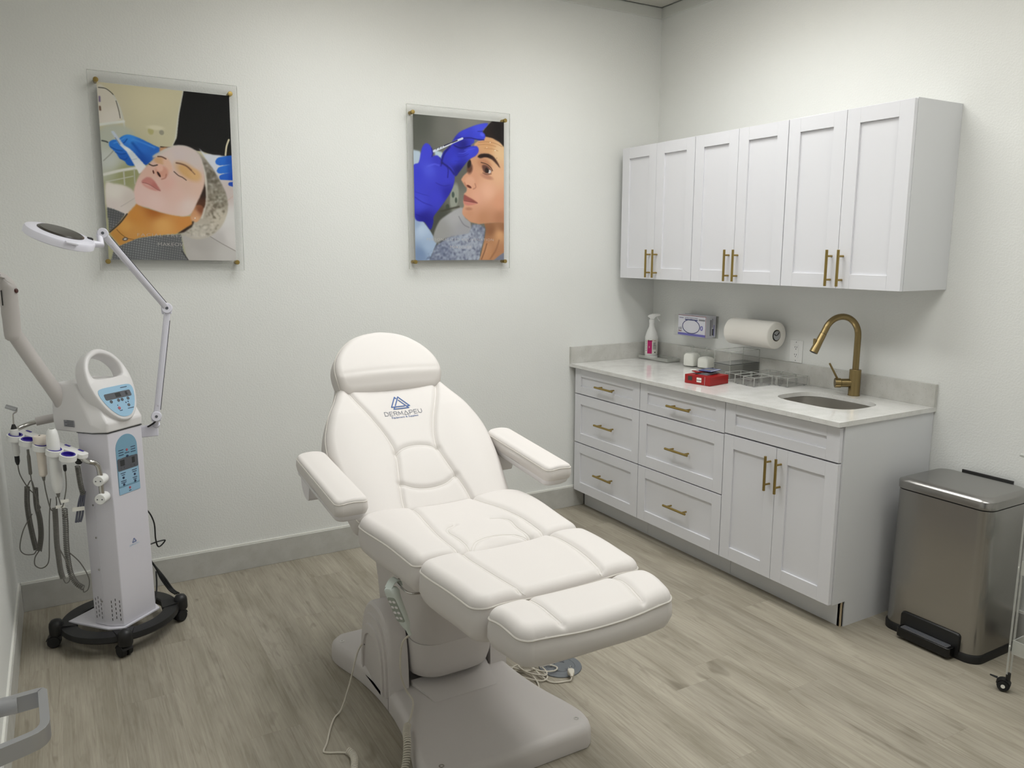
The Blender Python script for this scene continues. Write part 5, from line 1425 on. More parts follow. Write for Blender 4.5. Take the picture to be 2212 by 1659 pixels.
FACIAL_PRINT= [
('P',[(-62,-59),(1167,-164),(1096,1076),(-154,1071)],[(359,80,(206,198,166)),(65,116,(200,192,165)),(499,248,(196,190,160)),(86,454,(170,172,140)),(227,525,(160,160,125))],1,0),
('P',[(6,20),(62,28),(116,68),(153,147),(156,196),(8,226),(-15,159)],[(56,102,(206,200,186)),(107,181,(214,208,198))],2,1),
('S',[(12,31),(62,33),(103,54),(121,71)],6.3,(50,50,42),1),
('S',[(116,68),(154,132),(175,206),(183,267)],14.4,(200,200,190),2),
('S',[(131,96),(146,148),(153,189)],5.4,(60,58,50),1),
('S',[(-2,236),(95,220),(175,206)],23.4,(218,220,214),3),
('S',[(15,82),(14,105)],12.6,(110,95,130),3),
('S',[(13,136),(14,153)],12.6,(90,60,45),3),
('P',[(6,262),(247,263),(245,547),(11,556)],[(59,304,(182,186,172)),(179,511,(152,154,110)),(50,425,(196,200,194))],6,1),
('S',[(12,323),(38,326),(50,330)],10.8,(55,60,62),2),
('S',[(13,434),(62,398),(93,370)],7.2,(150,150,142),2),
('S',[(10,512),(132,484),(252,464)],23.4,(216,216,208),3),
('S',[(21,552),(119,533),(218,513)],7.2,(196,196,184),2),
('S',[(153,489),(154,562)],10.8,(190,190,180),2),
('S',[(231,474),(230,555)],9.0,(180,180,168),2),
('E',(372,248),19.8,25.2,0,(176,170,120),6),
('E',(453,251),16.2,18.0,0,(150,146,130),4),
('E',(409,226),54.0,16.2,0,(212,206,180),8),
('P',[(15,567),(78,561),(155,570),(221,602),(257,663),(162,740),(22,716)],[(74,607,(226,220,212)),(188,650,(208,198,190)),(68,692,(216,205,200))],3,1),
('S',[(116,690),(167,666),(224,637)],4.5,(186,176,172),2),
('S',[(637,5),(590,149),(559,276),(537,316)],14.4,(206,206,196),3),
('P',[(642,-7),(829,-8),(1047,-6),(1024,380),(849,362),(764,344),(617,335),(535,320),(567,275),(595,141)],[(769,105,(10,9,10)),(598,305,(20,17,18))],1,0),
('S',[(981,262),(960,302),(948,355)],15.3,(206,198,170),1),
('S',[(442,335),(493,336),(555,329)],12.6,(40,28,24),2),
('P',[(734,323),(779,355),(860,358),(1080,365),(1042,1008),(754,1009),(731,853),(941,644),(813,422)],[(858,387,(208,212,222)),(967,578,(196,184,180)),(946,743,(214,212,210)),(861,868,(190,186,184)),(973,850,(212,208,206))],2,0),
('S',[(951,628),(994,602),(1011,589)],5.4,(196,170,160),3),
('P',[(561,847),(786,848),(1045,962),(1042,1017),(603,1017)],[(717,910,(176,172,168)),(659,976,(186,182,178)),(932,975,(196,193,190))],2,0),
('S',[(791,852),(892,897),(1007,943)],6.3,(140,134,130),1),
('P',[(59,334),(82,316),(126,308),(165,287),(206,278),(274,290),(392,328),(446,346),(428,378),(365,418),(323,443),(273,438),(223,454),(184,450),(165,431),(128,415),(101,381),(67,358)],[(215,295,(58,140,226)),(134,330,(44,120,214)),(311,336,(42,112,208)),(284,422,(18,76,168)),(390,355,(40,104,196)),(166,420,(30,96,190))],1,1),
('S',[(70,355),(112,369),(153,371)],6.3,(18,74,160),2),
('S',[(103,383),(139,392),(175,387)],6.3,(18,74,160),2),
('S',[(133,415),(171,420),(187,407)],6.3,(20,76,165),2),
('S',[(208,387),(255,423),(283,441)],7.2,(16,66,150),4),
('S',[(96,332),(135,319),(176,297)],4.5,(84,160,234),4),
('S',[(234,302),(312,320),(390,343)],5.4,(78,150,228),6),
('S',[(193,304),(166,328),(139,330)],7.2,(20,80,172),2),
('S',[(232,325),(269,361),(306,398)],19.8,(22,84,178),6),
('S',[(351,330),(381,336),(401,340)],4.5,(70,140,220),2),
('P',[(431,339),(493,332),(455,363),(429,372)],[(451,352,(196,146,104))],2,0),
('P',[(78,267),(101,264),(168,340),(203,355),(229,371),(327,457),(300,483),(267,497),(224,432),(182,373),(138,341)],[(127,300,(190,200,214)),(218,387,(206,214,222)),(280,476,(228,226,226)),(200,365,(232,236,238))],1,0),
('S',[(217,419),(255,412)],4.5,(170,182,196),1),
('S',[(108,301),(139,336)],5.4,(110,120,150),1),
('P',[(863,399),(883,376),(925,366),(1047,352),(1045,399),(955,414),(884,418)],[(913,385,(40,108,204)),(990,389,(22,84,182))],1,1),
('P',[(872,450),(894,430),(944,418),(1044,403),(1041,452),(952,463),(886,467)],[(920,441,(42,112,208)),(997,446,(22,84,182))],1,1),
('P',[(889,489),(907,474),(963,462),(1041,452),(1039,500),(949,505),(900,505)],[(929,485,(36,96,196)),(995,491,(20,72,176))],1,1),
('P',[(961,531),(976,517),(1049,514),(1047,542),(980,541)],[(992,528,(24,70,176))],1,1),
('P',[(376,398),(450,353),(535,322),(618,316),(690,333),(762,372),(829,429),(884,499),(934,579),(950,644),(939,710),(888,789),(797,848),(687,872),(582,847),(552,831),(640,777),(707,732),(746,626),(756,472),(593,384)],[(554,347,(206,198,190)),(798,487,(128,122,112)),(876,622,(132,126,112)),(787,665,(170,160,146)),(700,837,(190,184,172)),(902,744,(196,188,172))],2,1),
('N',[(760,408),(833,445),(888,515),(938,595),(939,669),(880,744),(780,763),(770,665),(778,544)],(84,76,62),(216,210,198)),
('N',[(628,790),(736,780),(867,769),(842,819),(731,857),(604,843)],(120,112,98),(226,220,210)),
('S',[(740,393),(772,472),(778,552),(766,649),(733,739)],19.8,(206,200,190),4),
('P',[(530,840),(629,778),(679,748),(649,797),(583,831)],[(596,806,(44,32,26))],2,0),
('P',[(236,668),(285,690),(404,714),(569,736),(659,731),(650,781),(520,841),(395,851),(231,871),(89,919),(22,847),(89,791),(163,728)],[(221,742,(204,140,66)),(137,806,(216,160,84)),(365,700,(168,98,40)),(419,793,(222,168,98)),(609,766,(206,140,70)),(193,852,(206,150,80)),(84,861,(196,142,70))],2,0),
('P',[(741,505),(765,532),(775,584),(759,674),(710,683),(685,660)],[(738,585,(44,28,22)),(722,658,(84,50,34))],2,1),
('P',[(640,741),(656,701),(684,668),(733,665),(747,689),(722,739),(689,766),(657,761)],[(676,716,(206,152,110)),(726,691,(126,74,50)),(684,748,(216,168,130))],2,1),
('E',(677,743),3.6,4.5,0,(240,236,228),1),
('P',[(238,673),(222,625),(223,583),(258,517),(301,471),(359,426),(412,391),(481,358),(555,326),(639,322),(706,343),(749,384),(767,464),(768,528),(739,593),(696,655),(655,709),(611,732),(527,732),(425,718),(325,694)],[(573,369,(206,192,190)),(697,395,(204,192,188)),(489,389,(212,196,190)),(536,600,(220,186,174)),(368,652,(226,196,188)),(270,616,(224,192,184)),(636,677,(222,202,194)),(708,554,(216,184,168)),(340,481,(216,178,162)),(478,547,(218,176,164)),(624,541,(214,182,166))],2,1),
('E',(639,469),90.1,46.8,35,(206,164,112),24),
('E',(696,483),41.4,36.0,30,(212,172,122),20),
('E',(434,415),50.4,27.0,10,(206,164,126),10),
('E',(486,436),27.0,54.0,-20,(220,182,160),12),
('E',(437,477),46.8,43.2,20,(208,154,134),12),
('E',(423,455),23.4,27.0,0,(222,178,160),8),
('S',[(554,421),(590,425),(631,436),(666,458)],10.8,(104,70,54),3),
('S',[(661,455),(693,481)],6.3,(120,84,66),3),
('S',[(415,391),(443,391),(474,401)],9.9,(90,60,46),2),
('S',[(532,473),(564,494),(595,504),(623,519)],6.3,(52,34,28),2),
('S',[(345,438),(373,446),(406,440)],9.0,(50,34,30),2),
('E',(414,494),8.1,21.6,-28,(56,24,20),2),
('E',(374,482),5.4,13.5,-10,(90,42,34),2),
('S',[(434,521),(462,512),(471,493)],5.4,(168,104,86),4),
('P',[(279,542),(297,526),(326,513),(353,517),(377,533),(400,561),(419,588),(374,574),(335,556),(300,549)],[(336,532,(196,132,124)),(385,566,(184,112,106))],2,1),
('P',[(278,544),(305,553),(344,563),(384,580),(418,590),(383,591),(333,581),(294,565)],[(324,564,(212,156,146)),(373,582,(204,144,134))],2,1),
('S',[(287,546),(320,551),(354,563),(389,580),(417,589)],3.6,(134,72,70),2),
('S',[(75,824),(104,849),(147,872),(201,880)],3.6,(80,50,30),1),
('E',(132,878),19.8,13.5,-15,(104,92,84),2),
('E',(132,878),9.9,6.3,-15,(200,196,190),1),
('P',[(14,697),(66,707),(143,732),(89,788),(20,835)],[(63,746,(104,104,106)),(31,792,(124,124,126))],1,0),
('S',[(157,732),(99,787),(22,839)],10.8,(58,50,46),2),
('P',[(13,1017),(37,955),(94,916),(231,871),(374,854),(561,844),(570,944),(619,1017)],[(247,930,(136,138,140)),(507,880,(120,121,122)),(144,978,(128,130,132))],1,0),
('K',[(13,1017),(37,955),(94,916),(231,871),(374,854),(561,844),(570,944),(619,1017)],(86,88,90)),
('K',[(14,697),(66,707),(143,732),(89,788),(20,835)],(78,80,82)),
('S',[(560,944),(604,997)],9.0,(60,60,60),2),
]
PROFILE_PRINT= [
('P',[(-98,-56),(1124,-134),(1128,1099),(-132,1089)],[(72,41,(84,86,80)),(367,62,(112,112,106)),(612,11,(128,126,118)),(484,395,(96,96,88)),(295,705,(70,72,64)),(506,586,(120,120,110))],1,0),
('P',[(-15,239),(67,247),(89,275),(59,324),(11,361),(-18,364)],[(25,292,(176,192,206))],3,0),
('P',[(220,232),(304,243),(327,295),(242,328)],[(267,267,(178,198,210))],3,0),
('P',[(-4,691),(69,709),(148,774),(198,829),(233,876),(143,1013),(-18,1013)],[(65,784,(178,196,218)),(146,898,(160,180,206)),(49,952,(120,142,176)),(18,747,(150,170,200))],2,0),
('E',(432,549),41.6,118.9,8,(146,150,138),10),
('E',(418,534),13.9,25.8,0,(70,84,76),5),
('E',(355,620),17.8,23.8,0,(64,72,60),5),
('E',(450,572),11.9,23.8,0,(72,82,70),4),
('S',[(284,652),(382,634),(481,617)],15.9,(60,58,48),5),
('P',[(198,830),(258,729),(357,673),(481,627),(537,631),(549,693),(611,731),(591,822),(354,839),(233,876)],[(430,687,(168,168,170)),(293,782,(150,150,148)),(529,764,(156,156,160))],3,1),
('S',[(480,687),(529,740),(592,763)],7.9,(120,120,124),4),
('P',[(143,1013),(218,898),(354,837),(478,819),(591,804),(633,739),(719,742),(777,769),(760,856),(721,936),(704,1015)],[(477,873,(152,160,176)),(291,936,(120,128,150)),(681,778,(128,134,150)),(603,857,(158,164,178))],2,0),
('N',[(143,1013),(218,898),(354,837),(478,819),(591,804),(633,739),(719,742),(777,769),(760,856),(721,936),(704,1015)],(84,90,112),(182,190,204)),
('P',[(737,95),(801,42),(865,0),(1020,-9),(1020,181),(941,153),(864,126),(775,116)],[(929,54,(24,19,20)),(813,98,(36,26,24))],2,0),
('P',[(765,729),(1020,718),(1020,951),(881,1016),(704,1015),(764,864),(786,776)],[(836,776,(140,96,66)),(954,815,(206,156,112)),(796,935,(190,140,102)),(940,935,(176,126,90)),(993,758,(150,104,72))],2,0),
('S',[(796,880),(770,935),(730,999)],9.9,(120,82,58),4),
('S',[(940,855),(901,927),(835,992)],13.9,(150,106,76),6),
('P',[(861,1008),(940,968),(1020,935),(1020,1016)],[(967,984,(120,124,142))],2,0),
('P',[(597,303),(638,236),(663,167),(711,145),(787,113),(864,120),(941,143),(1020,181),(1020,726),(927,725),(810,729),(707,738),(611,725),(549,693),(518,667),(520,639),(537,612),(531,570),(550,550),(538,525),(567,507),(572,485),(539,458),(508,426),(533,399),(596,360),(632,321)],[(800,176,(206,158,112)),(954,223,(222,188,146)),(736,286,(196,146,112)),(928,380,(222,176,140)),(811,500,(226,176,148)),(941,576,(212,154,122)),(633,405,(206,152,122)),(606,661,(196,144,112)),(758,698,(186,134,100)),(606,622,(208,156,128)),(954,695,(176,124,92)),(683,543,(218,164,138))],2,0),
('E',(606,345),27.8,43.6,10,(96,62,50),14),
('E',(600,313),17.8,35.7,15,(30,20,20),6),
('E',(774,308),69.4,39.6,20,(186,132,100),16),
('E',(799,396),61.5,19.8,15,(186,134,108),10),
('P',[(695,258),(723,240),(774,233),(825,234),(879,251),(922,286),(954,328),(902,296),(851,270),(787,258),(729,267)],[(787,245,(36,22,20)),(915,294,(70,44,34))],2,1),
('P',[(745,322),(776,312),(820,323),(854,349),(840,370),(796,375),(763,360)],[(780,338,(92,58,48)),(837,359,(120,84,74))],3,1),
('E',(828,361),11.9,12.9,20,(196,186,182),2),
('E',(796,349),16.9,23.8,0,(40,24,20),2),
('E',(831,358),14.9,14.9,20,(206,198,194),2),
('E',(809,353),12.9,17.8,0,(30,18,16),2),
('S',[(735,297),(799,307),(844,328),(866,351)],6.9,(34,20,18),2),
('S',[(754,370),(799,381),(850,374)],5.9,(96,60,50),3),
('E',(608,437),49.6,45.6,0,(214,162,134),16),
('E',(597,472),25.8,10.9,25,(104,52,40),3),
('S',[(664,450),(673,475),(645,488)],5.9,(160,104,82),4),
('S',[(545,446),(572,478)],7.9,(170,114,90),4),
('P',[(540,532),(567,538),(600,549),(651,567),(692,587),(632,584),(581,578),(537,573)],[(581,557,(150,82,76)),(657,578,(136,72,66))],2,1),
('P',[(531,574),(581,579),(632,585),(689,588),(631,601),(581,606),(543,596)],[(594,593,(196,126,114))],2,1),
('S',[(537,573),(594,579),(692,587)],4.0,(90,44,42),1),
('E',(593,630),33.7,13.9,0,(178,126,100),8),
('S',[(705,159),(800,149),(903,157),(974,175)],4.0,(168,118,78),2),
('S',[(698,176),(800,168),(903,178)],4.0,(172,122,82),2),
('S',[(774,196),(864,197),(928,208)],4.0,(178,128,88),2),
('E',(838,152),5.0,4.0,0,(246,226,200),1),
('E',(896,206),5.9,5.0,0,(246,226,200),1),
('E',(800,189),4.0,4.0,0,(240,216,186),1),
('E',(915,259),3.0,3.0,0,(110,70,50),1),
('S',[(903,71),(967,121),(1000,158)],39.6,(26,20,20),8),
('P',[(420,160),(488,101),(612,57),(712,31),(807,18),(803,38),(752,77),(781,98),(777,129),(724,144),(667,138),(655,161),(617,186),(686,185),(708,214),(679,250),(597,284),(534,334),(490,372),(444,405),(386,368),(302,318),(291,285),(328,235),(401,194)],[(550,97,(58,66,206)),(712,50,(70,80,220)),(724,118,(60,70,210)),(536,180,(24,24,130)),(610,222,(60,68,212)),(436,290,(50,56,198)),(484,357,(22,22,120)),(388,240,(46,50,190))],2,1),
('S',[(537,137),(611,131),(686,137),(768,137)],8.9,(22,22,112),3),
('S',[(438,192),(511,206),(611,186)],11.9,(20,20,104),4),
('S',[(699,81),(737,79),(756,75)],5.0,(26,28,130),2),
('S',[(486,243),(535,241),(585,223)],4.0,(84,92,226),2),
('S',[(473,266),(535,264),(597,242)],4.0,(34,38,160),2),
('S',[(436,298),(498,299),(560,285)],4.0,(34,38,160),2),
('S',[(548,218),(610,211),(667,201)],4.0,(84,92,226),2),
('E',(747,102),21.8,15.9,20,(84,94,228),6),
('S',[(210,242),(292,216),(365,192),(438,167),(527,139)],21.8,(206,212,222),1),
('S',[(328,199),(389,180),(469,155)],12.9,(34,34,60),1),
('S',[(241,231),(246,220)],5.0,(40,40,60),1),
('S',[(274,221),(280,209)],5.0,(40,40,60),1),
('S',[(304,211),(309,200)],5.0,(40,40,60),1),
('S',[(328,204),(414,176)],4.0,(220,220,226),1),
('P',[(75,265),(93,220),(126,192),(164,195),(194,222),(208,255),(201,274),(255,268),(291,295),(296,320),(363,322),(420,359),(437,412),(421,473),(371,539),(284,621),(204,691),(200,729),(166,783),(102,731),(-3,689),(-13,375),(53,324)],[(137,236,(62,66,206)),(158,369,(74,82,214)),(39,410,(58,62,200)),(337,415,(56,58,196)),(237,554,(58,60,198)),(58,596,(66,72,206)),(114,715,(30,28,140)),(371,520,(36,36,160)),(266,297,(50,52,186))],2,1),
('S',[(296,319),(303,296),(328,250),(389,202)],13.9,(18,18,96),6),
('S',[(429,389),(386,353),(302,315)],13.9,(18,18,96),6),
('S',[(195,278),(202,255),(192,222)],7.9,(22,22,116),3),
('S',[(290,338),(300,311),(279,282)],7.9,(24,24,122),3),
('S',[(361,414),(368,369),(356,331)],9.9,(26,26,128),4),
('S',[(233,456),(311,476),(384,466)],5.0,(34,34,150),3),
('S',[(6,560),(93,595),(188,616)],5.9,(38,38,160),4),
('S',[(7,522),(71,536),(154,548)],5.0,(44,46,172),3),
('S',[(14,679),(102,700),(192,714)],6.9,(28,26,132),3),
('S',[(146,347),(218,329),(266,335)],9.9,(88,96,222),6),
]

poster('acrylic wall poster of a reclining facial client in a net cap with blue gloves', -2.848, 1.928, math.radians(0.85), FACIAL_PRINT, 'FACIAL TREATMENT', .300, 'MAKEOVER', .136)
poster('acrylic wall poster of a face in profile with a syringe and blue gloves', -1.394, 1.918, math.radians(0.1), PROFILE_PRINT, 'PERSONALIZED REJUVENATION', .405, 'MAKEOVER', .130)

# ================================================================== things on and above the counter
CT = 0.9142
# acrylic riser tray with the spray bottle
t = thing('acrylic_tray', 'low clear acrylic tray in the counter corner under the spray bottle', 'tray', (-.075, -.165, CT), math.radians(2))
MB().box(-.058, .045, -.132, .132, .001, .005).build('base', M['acrylic_grey'], t, smooth=False)
w = MB()
for b in ((-.058, -.054, -.132, .132), (.041, .045, -.132, .132), (-.054, .041, -.132, -.128), (-.054, .041, .128, .132)): w.box(*b, .005, .024)
w.build('rim', M['acrylic_edge'], t, smooth=False)
t = thing('spray_bottle', 'white trigger spray bottle with a magenta label on the acrylic tray', 'spray bottle', (-.083, -.092, CT + .0052), math.radians(-30))
t.scale = (.96, .96, .89)
MB().lathe([(.040, 0), (.043, .003), (.043, .016), (.041, .019), (.0425, .022), (.0425, .142), (.044, .148), (.042, .155), (.036, .178), (.026, .205), (.0185, .225), (.0172, .25)], seg=36).build('bottle', M['white_plastic'], t)
MB().lathe([(.0172, .2502), (.0185, .2515), (.0185, .275), (.0165, .2765)], seg=28).build('collar', M['white_plastic'], t)
tp = [(-.030, .300), (-.020, .309), (.0, .316), (.030, .318), (.052, .316), (.053, .303), (.044, .300), (.030, .298), (.018, .290), (.013, .2768), (-.013, .2768), (-.016, .288), (-.028, .295)]
MB().rings([[(x, -.010, z) for x, z in tp], [(x, .010, z) for x, z in tp]]).build('spray_head', M['white_plastic'], t, bevel=.003)
MB().tube(catmull([(.030, 0, .298), (.035, 0, .287), (.042, 0, .275), (.052, 0, .264)], 5), .0035, 10).build('trigger', M['white_plastic'], t)
def wrap(mb, a0, a1, z0, z1, r=.0431, n=10):
    v = []
    for i in range(n + 1):
        a = math.radians(a0 + (a1 - a0) * i / n); v += [(r * math.cos(a), r * math.sin(a), z0), (r * math.cos(a), r * math.sin(a), z1)]
    mb.add(v, [(2 * i, 2 * i + 2, 2 * i + 3, 2 * i + 1) for i in range(n)]); return mb
F0 = -100                                            # side of the label seen from the room
lab = wrap(MB(), F0 - 60, F0 + 62, .034, .136, .0428, 20).build('label', M['tag'], t)
wrap(MB(), F0 - 36, F0 + 6, .036, .131, .0430).build('label_panel', M['magenta'], lab)
lt = MB()
for k in range(5): wrap(lt, F0 + 16, F0 + 44 - (k % 2) * 6, .113 - k * .005, .1155 - k * .005, .0430, 5)
for k in range(7): wrap(lt, F0 + 14, F0 + 46, .092 - k * .0042, .0938 - k * .0042, .0430, 5)
wrap(lt, F0 + 30, F0 + 40, .040, .050, .0430, 3)
for k in range(6): wrap(lt, F0 - 56, F0 - 42, .115 - k * .012, .119 - k * .012, .0430, 4)
lt.build('label_print', M['lcd_dark'], lab)['kind'] = 'stuff'
wrap(MB(), F0 - 58, F0 - 46, .126, .130, .0430, 4).build('label_print', M['label_green'], lab)
def text_wrap(s, size, a_c, z, mname, r=.0434):
    v, f = text_verts(s, size)
    MB().add([(r * math.cos(math.radians(a_c) + x / r), r * math.sin(math.radians(a_c) + x / r), z + y) for x, y, q in v], f).build('lettering', M[mname], lab, smooth=False)
text_wrap('Cavi', .0155, F0 - 14, .1235, 'black_gloss'); text_wrap('Cide', .0155, F0 + 24, .1235, 'carton_red')
text_wrap('2', .016, F0 - 18, .078, 'tag', .0433)

# glass jars with cotton
def jar(x, y, label, fill):
    t = thing('glass_jar', label, 'jar', (x, y, CT), math.radians(8), 'glass jars by the backsplash')
    H_ = .088
    MB().rings([[(a, b, z) for a, b in rrect(w_, w_, .016, 4)] for w_, z in ((.074, .0), (.080, .004), (.081, .03), (.081, H_ - .006), (.074, H_))], True, False).build('jar_body', M['glass'], t)
    MB().rings([[(a, b, z) for a, b in rrect(w_, w_, .013, 4)] for w_, z in ((.066, .005), (.075, .009), (.076, .03), (.074, fill * .85), (.060, fill), (.03, fill + .005))]).build('cotton_filling', M['cotton'], t)
    l = MB().lathe([(.034, H_), (.036, H_ + .003), (.033, H_ + .008), (.010, H_ + .010), (.006, H_ + .016)], seg=24).build('lid', M['glass'], t)
    MB().lathe([(.003, H_ + .015), (.010, H_ + .018), (.0135, H_ + .027), (.010, H_ + .036), (.003, H_ + .039)], seg=18).build('knob', M['glass'], l)
jar(-.088, -.472, 'glass jar full of cotton pads, the one nearer the acrylic tray', .078)
jar(-.070, -.572, 'glass jar of cotton, the one beside the stacked clear bins', .064)

# stacked clear bins
def clear_bin(name, label, x0, x1, y0, y1, z0, h, wall_mat, base_mat, group, lip=False, feet=False):
    cx, cy = (x0 + x1) / 2, (y0 + y1) / 2; a, b = abs(x1 - x0) / 2, abs(y1 - y0) / 2; t_ = .0022
    t = thing(name, label, 'organizer tray' if feet else 'storage bin', (cx, cy, z0), 0, group)
    zb = .003 if feet else .0005
    MB().box(-a + t_, a - t_, -b + t_, b - t_, zb, zb + .0025).build('base', M[base_mat], t, smooth=False)
    for q in ((-a, -a + t_, -b, b), (a - t_, a, -b, b), (-a + t_, a - t_, -b, -b + t_), (-a + t_, a - t_, b - t_, b)):
        MB().box(*q, zb, h).build('wall', M[wall_mat], t, smooth=False)
    for sx in (-1, 1):
        for sy in (-1, 1): MB().box(min(sx * a, sx * (a - .003)), max(sx * a, sx * (a - .003)), min(sy * b, sy * (b - .003)), max(sy * b, sy * (b - .003)), zb, h + .0005).build('corner', M['acrylic_edge'], t, smooth=False)
    ed = [(-a, -b), (a, -b), (a, b), (-a, b)]
    MB().tube([(x, y, h) for x, y in ed for _ in (0,)], .0016, 6, closed=True).build('rim', M['acrylic_edge'], t)
    if feet:
        for sx in (-1, 1):
            for sy in (-1, 1):
                MB().lathe([(.005, 0), (.005, .0028)], Matrix.Translation((sx * (a - .012), sy * (b - .012), 0.0001)), 12).build('foot', M['print_grey'], t)
    return t
g = 'clear bins stacked against the backsplash'
clear_bin('storage_bin', 'grey clear bin at the bottom of the stack by the backsplash', -.245, -.024, -.935, -.815, CT, .074, 'acrylic_grey', 'acrylic_grey', g)
b2 = clear_bin('storage_bin', 'clear bin with a dark base line on top of the other bin', -.245, -.024, -.935, -.815, CT + .076, .072, 'acrylic', 'acrylic_grey', g)
MB().box(-.1115, .1115, -.061, .061, -.0012, .0012).build('base_line', M['lcd_dark'], b2, smooth=False)
g = 'clear drawer organizers beside the sink'
cells = [(-.322, -.190, -1.180, -1.106), (-.183, -.033, -1.270, -1.200), (-.316, -.190, -1.102, -1.040), (-.306, -.190, -1.036, -.962), (-.183, -.033, -1.196, -1.104), (-.183, -.033, -1.100, -1.020)]
where = ['small clear organizer in the front row, the one nearest the sink', 'small clear organizer in the row by the backsplash, the one nearest the faucet',
         'small clear organizer in the middle of the front row', 'small clear organizer in the front row, the one nearest the red carton',
         'small clear organizer in the middle of the row by the backsplash', 'small clear organizer by the backsplash, the one nearest the stacked bins']
for c, l_ in zip(cells, where):
    clear_bin('drawer_organizer', l_, *c, CT, .048, 'acrylic', 'acrylic_grey', g, feet=True)

# red carton with sample packets on top
rz = math.atan2(-.157, .026) + math.pi / 2
t = thing('red_carton', 'glossy red carton with small photos printed on its side', 'box', (-.432, -.957, CT), rz)
MB().box(-.078, .078, -.080, .080, .0005, .046).build('carton', M['carton_red'], t, bevel=.0015)
fx = -.0785
MB().rings([[(fx, y, z) for y, z in rrect(.027, .022, .002, 2, .045, .028)], [(fx - .0004, y, z) for y, z in rrect(.027, .022, .002, 2, .045, .028)]]).build('print_window', M['smoked'], t, smooth=False)
pw = MB().rings([[(fx, y, z) for y, z in rrect(.030, .024, .002, 2, -.012, .025)], [(fx - .0004, y, z) for y, z in rrect(.030, .024, .002, 2, -.012, .025)]]).build('print_window', M['tag'], t, smooth=False)
MB().box(fx - .0007, fx - .0004, -.026, .002, .021, .027).build('print_band', M['print_grey'], pw, smooth=False)
MB().box(-.045, .045, -.0808, -.0802, .026, .0272).build('flap_slit', M['carton_maroon'], t, smooth=False)
MB().box(fx - .0003, fx, -.048, -.047, .002, .045).build('flap_fold', M['carton_white'], t, smooth=False)
pk = [((-.425, -.948), .0475, .095, .075, 12, 'packet_grey', 'grey flat sample packet at the bottom of the pile on the red carton'),
      ((-.415, -.952), .0525, .090, .072, 4, 'packet_grey', 'dark grey sample packet second from the bottom on the red carton'),
      ((-.440, -.925), .058, .085, .055, -18, 'carton_red', 'red sample packet in the pile on the red carton'),
      ((-.405, -.950), .065, .100, .078, 16, 'packet_blue', 'blue sample packet lying on top of the pile on the red carton')]
for (x, y), z, w_, d_, a_, m_, l_ in pk:
    t = thing('sample_packet', l_, 'packet', (x, y, CT + z - .002), math.radians(a_), 'sample packets on the red carton')
    MB().rings([[(p, q, zz) for p, q in rrect(w_ * k, d_ * k, .004, 2)] for k, zz in ((.985, .0003), (1, .0012), (1, .0032), (.985, .0042))]).build('sleeve', M[m_], t, angle=60)
    MB().box(-w_ * .30, w_ * .30, -d_ * .28, d_ * .30, .0043, .0046).build('print', M['carton_white' if m_ == 'packet_blue' else 'print_grey'] if m_ != 'packet_blue' else M['packet_grey'], t, smooth=False)
    if m_ == 'packet_blue': MB().box(-w_ * .49, w_ * .49, -d_ * .49, -d_ * .40, .0043, .0046).build('stripe', M['carton_white'], t, smooth=False)
t = thing('paper_tag', 'small white paper tag poking out of the packet pile', 'tag', (-.462, -.890, CT + .062), math.radians(-20))
MB().box(-.015, .015, -.012, .012, 0, .0008).build('slip', M['tag'], t)

# glove box in an acrylic wall holder
GX, GY0, GY1, GZ0, GZ1 = -.087, -.578, -.340, 1.092, 1.218
t = thing('glove_box', 'white and violet carton of exam gloves in the clear wall holder', 'glove box', (-.047, (GY0 + GY1) / 2, GZ0))
hw = (GY1 - GY0) / 2; hh = GZ1 - GZ0; xf = -.040
MB().box(xf, .038, -hw, hw, .0008, hh).build('carton', M['carton_white'], t, bevel=.0012)
fp = lambda y, z: (xf - .0006, -y, z)              # y counts to the right as one faces the box
def face_quad(y0, y1, z0, z1, name, m, skew=0):
    return MB().add([fp(y0, z0), fp(y1, z0), fp(y1, z1), fp(y0, z1)], [(0, 1, 2, 3)]).build(name, M[m], t, smooth=False)
face_quad(-hw + .001, hw - .001, hh - .0055, hh - .0025, 'print_edge', 'carton_maroon')
face_quad(hw - .005, hw - .002, .002, hh - .004, 'print_edge', 'carton_maroon')
face_quad(-hw + .001, hw - .005, .003, .017, 'print_band', 'carton_violet')
face_quad(-.060, .048, hh - .032, hh - .026, 'print_band', 'print_blue')
face_quad(.058, .110, hh - .030, hh - .020, 'print_note', 'print_grey'); face_quad(-.108, -.072, hh - .022, hh - .019, 'print_note', 'print_blue')
face_quad(-.114, -.086, .024, .029, 'print_note', 'carton_maroon'); face_quad(-.112, -.104, .032, .048, 'print_note', 'print_grey'); face_quad(-.098, -.088, .034, .050, 'print_note', 'print_grey')
ov = MB(); oc = [(-.006 + .073 * math.cos(2 * math.pi * i / 48), .058 + .041 * math.sin(2 * math.pi * i / 48)) for i in range(48)]
ov.tube([fp(a, b) for a, b in oc], .0022, 6, closed=True); ov.build('oval_outline', M['print_blue'], t)
MB().tube([fp(.083 + .008 * math.cos(2 * math.pi * i / 24), .054 + .0115 * math.sin(2 * math.pi * i / 24)) for i in range(24)], .0026, 6, closed=True).build('size_mark', M['carton_violet'], t)
v, f = text_verts('NITRILE EXAM GLOVES', .0125); k = .108 / (max(q[0] for q in v) - min(q[0] for q in v))
MB().add([fp(-.006 + a * k, hh - .023 + b) for a, b, c in v], f).build('lettering', M['print_blue'], t, smooth=False)
side = lambda x, z: (x, -hw - .0006, z)
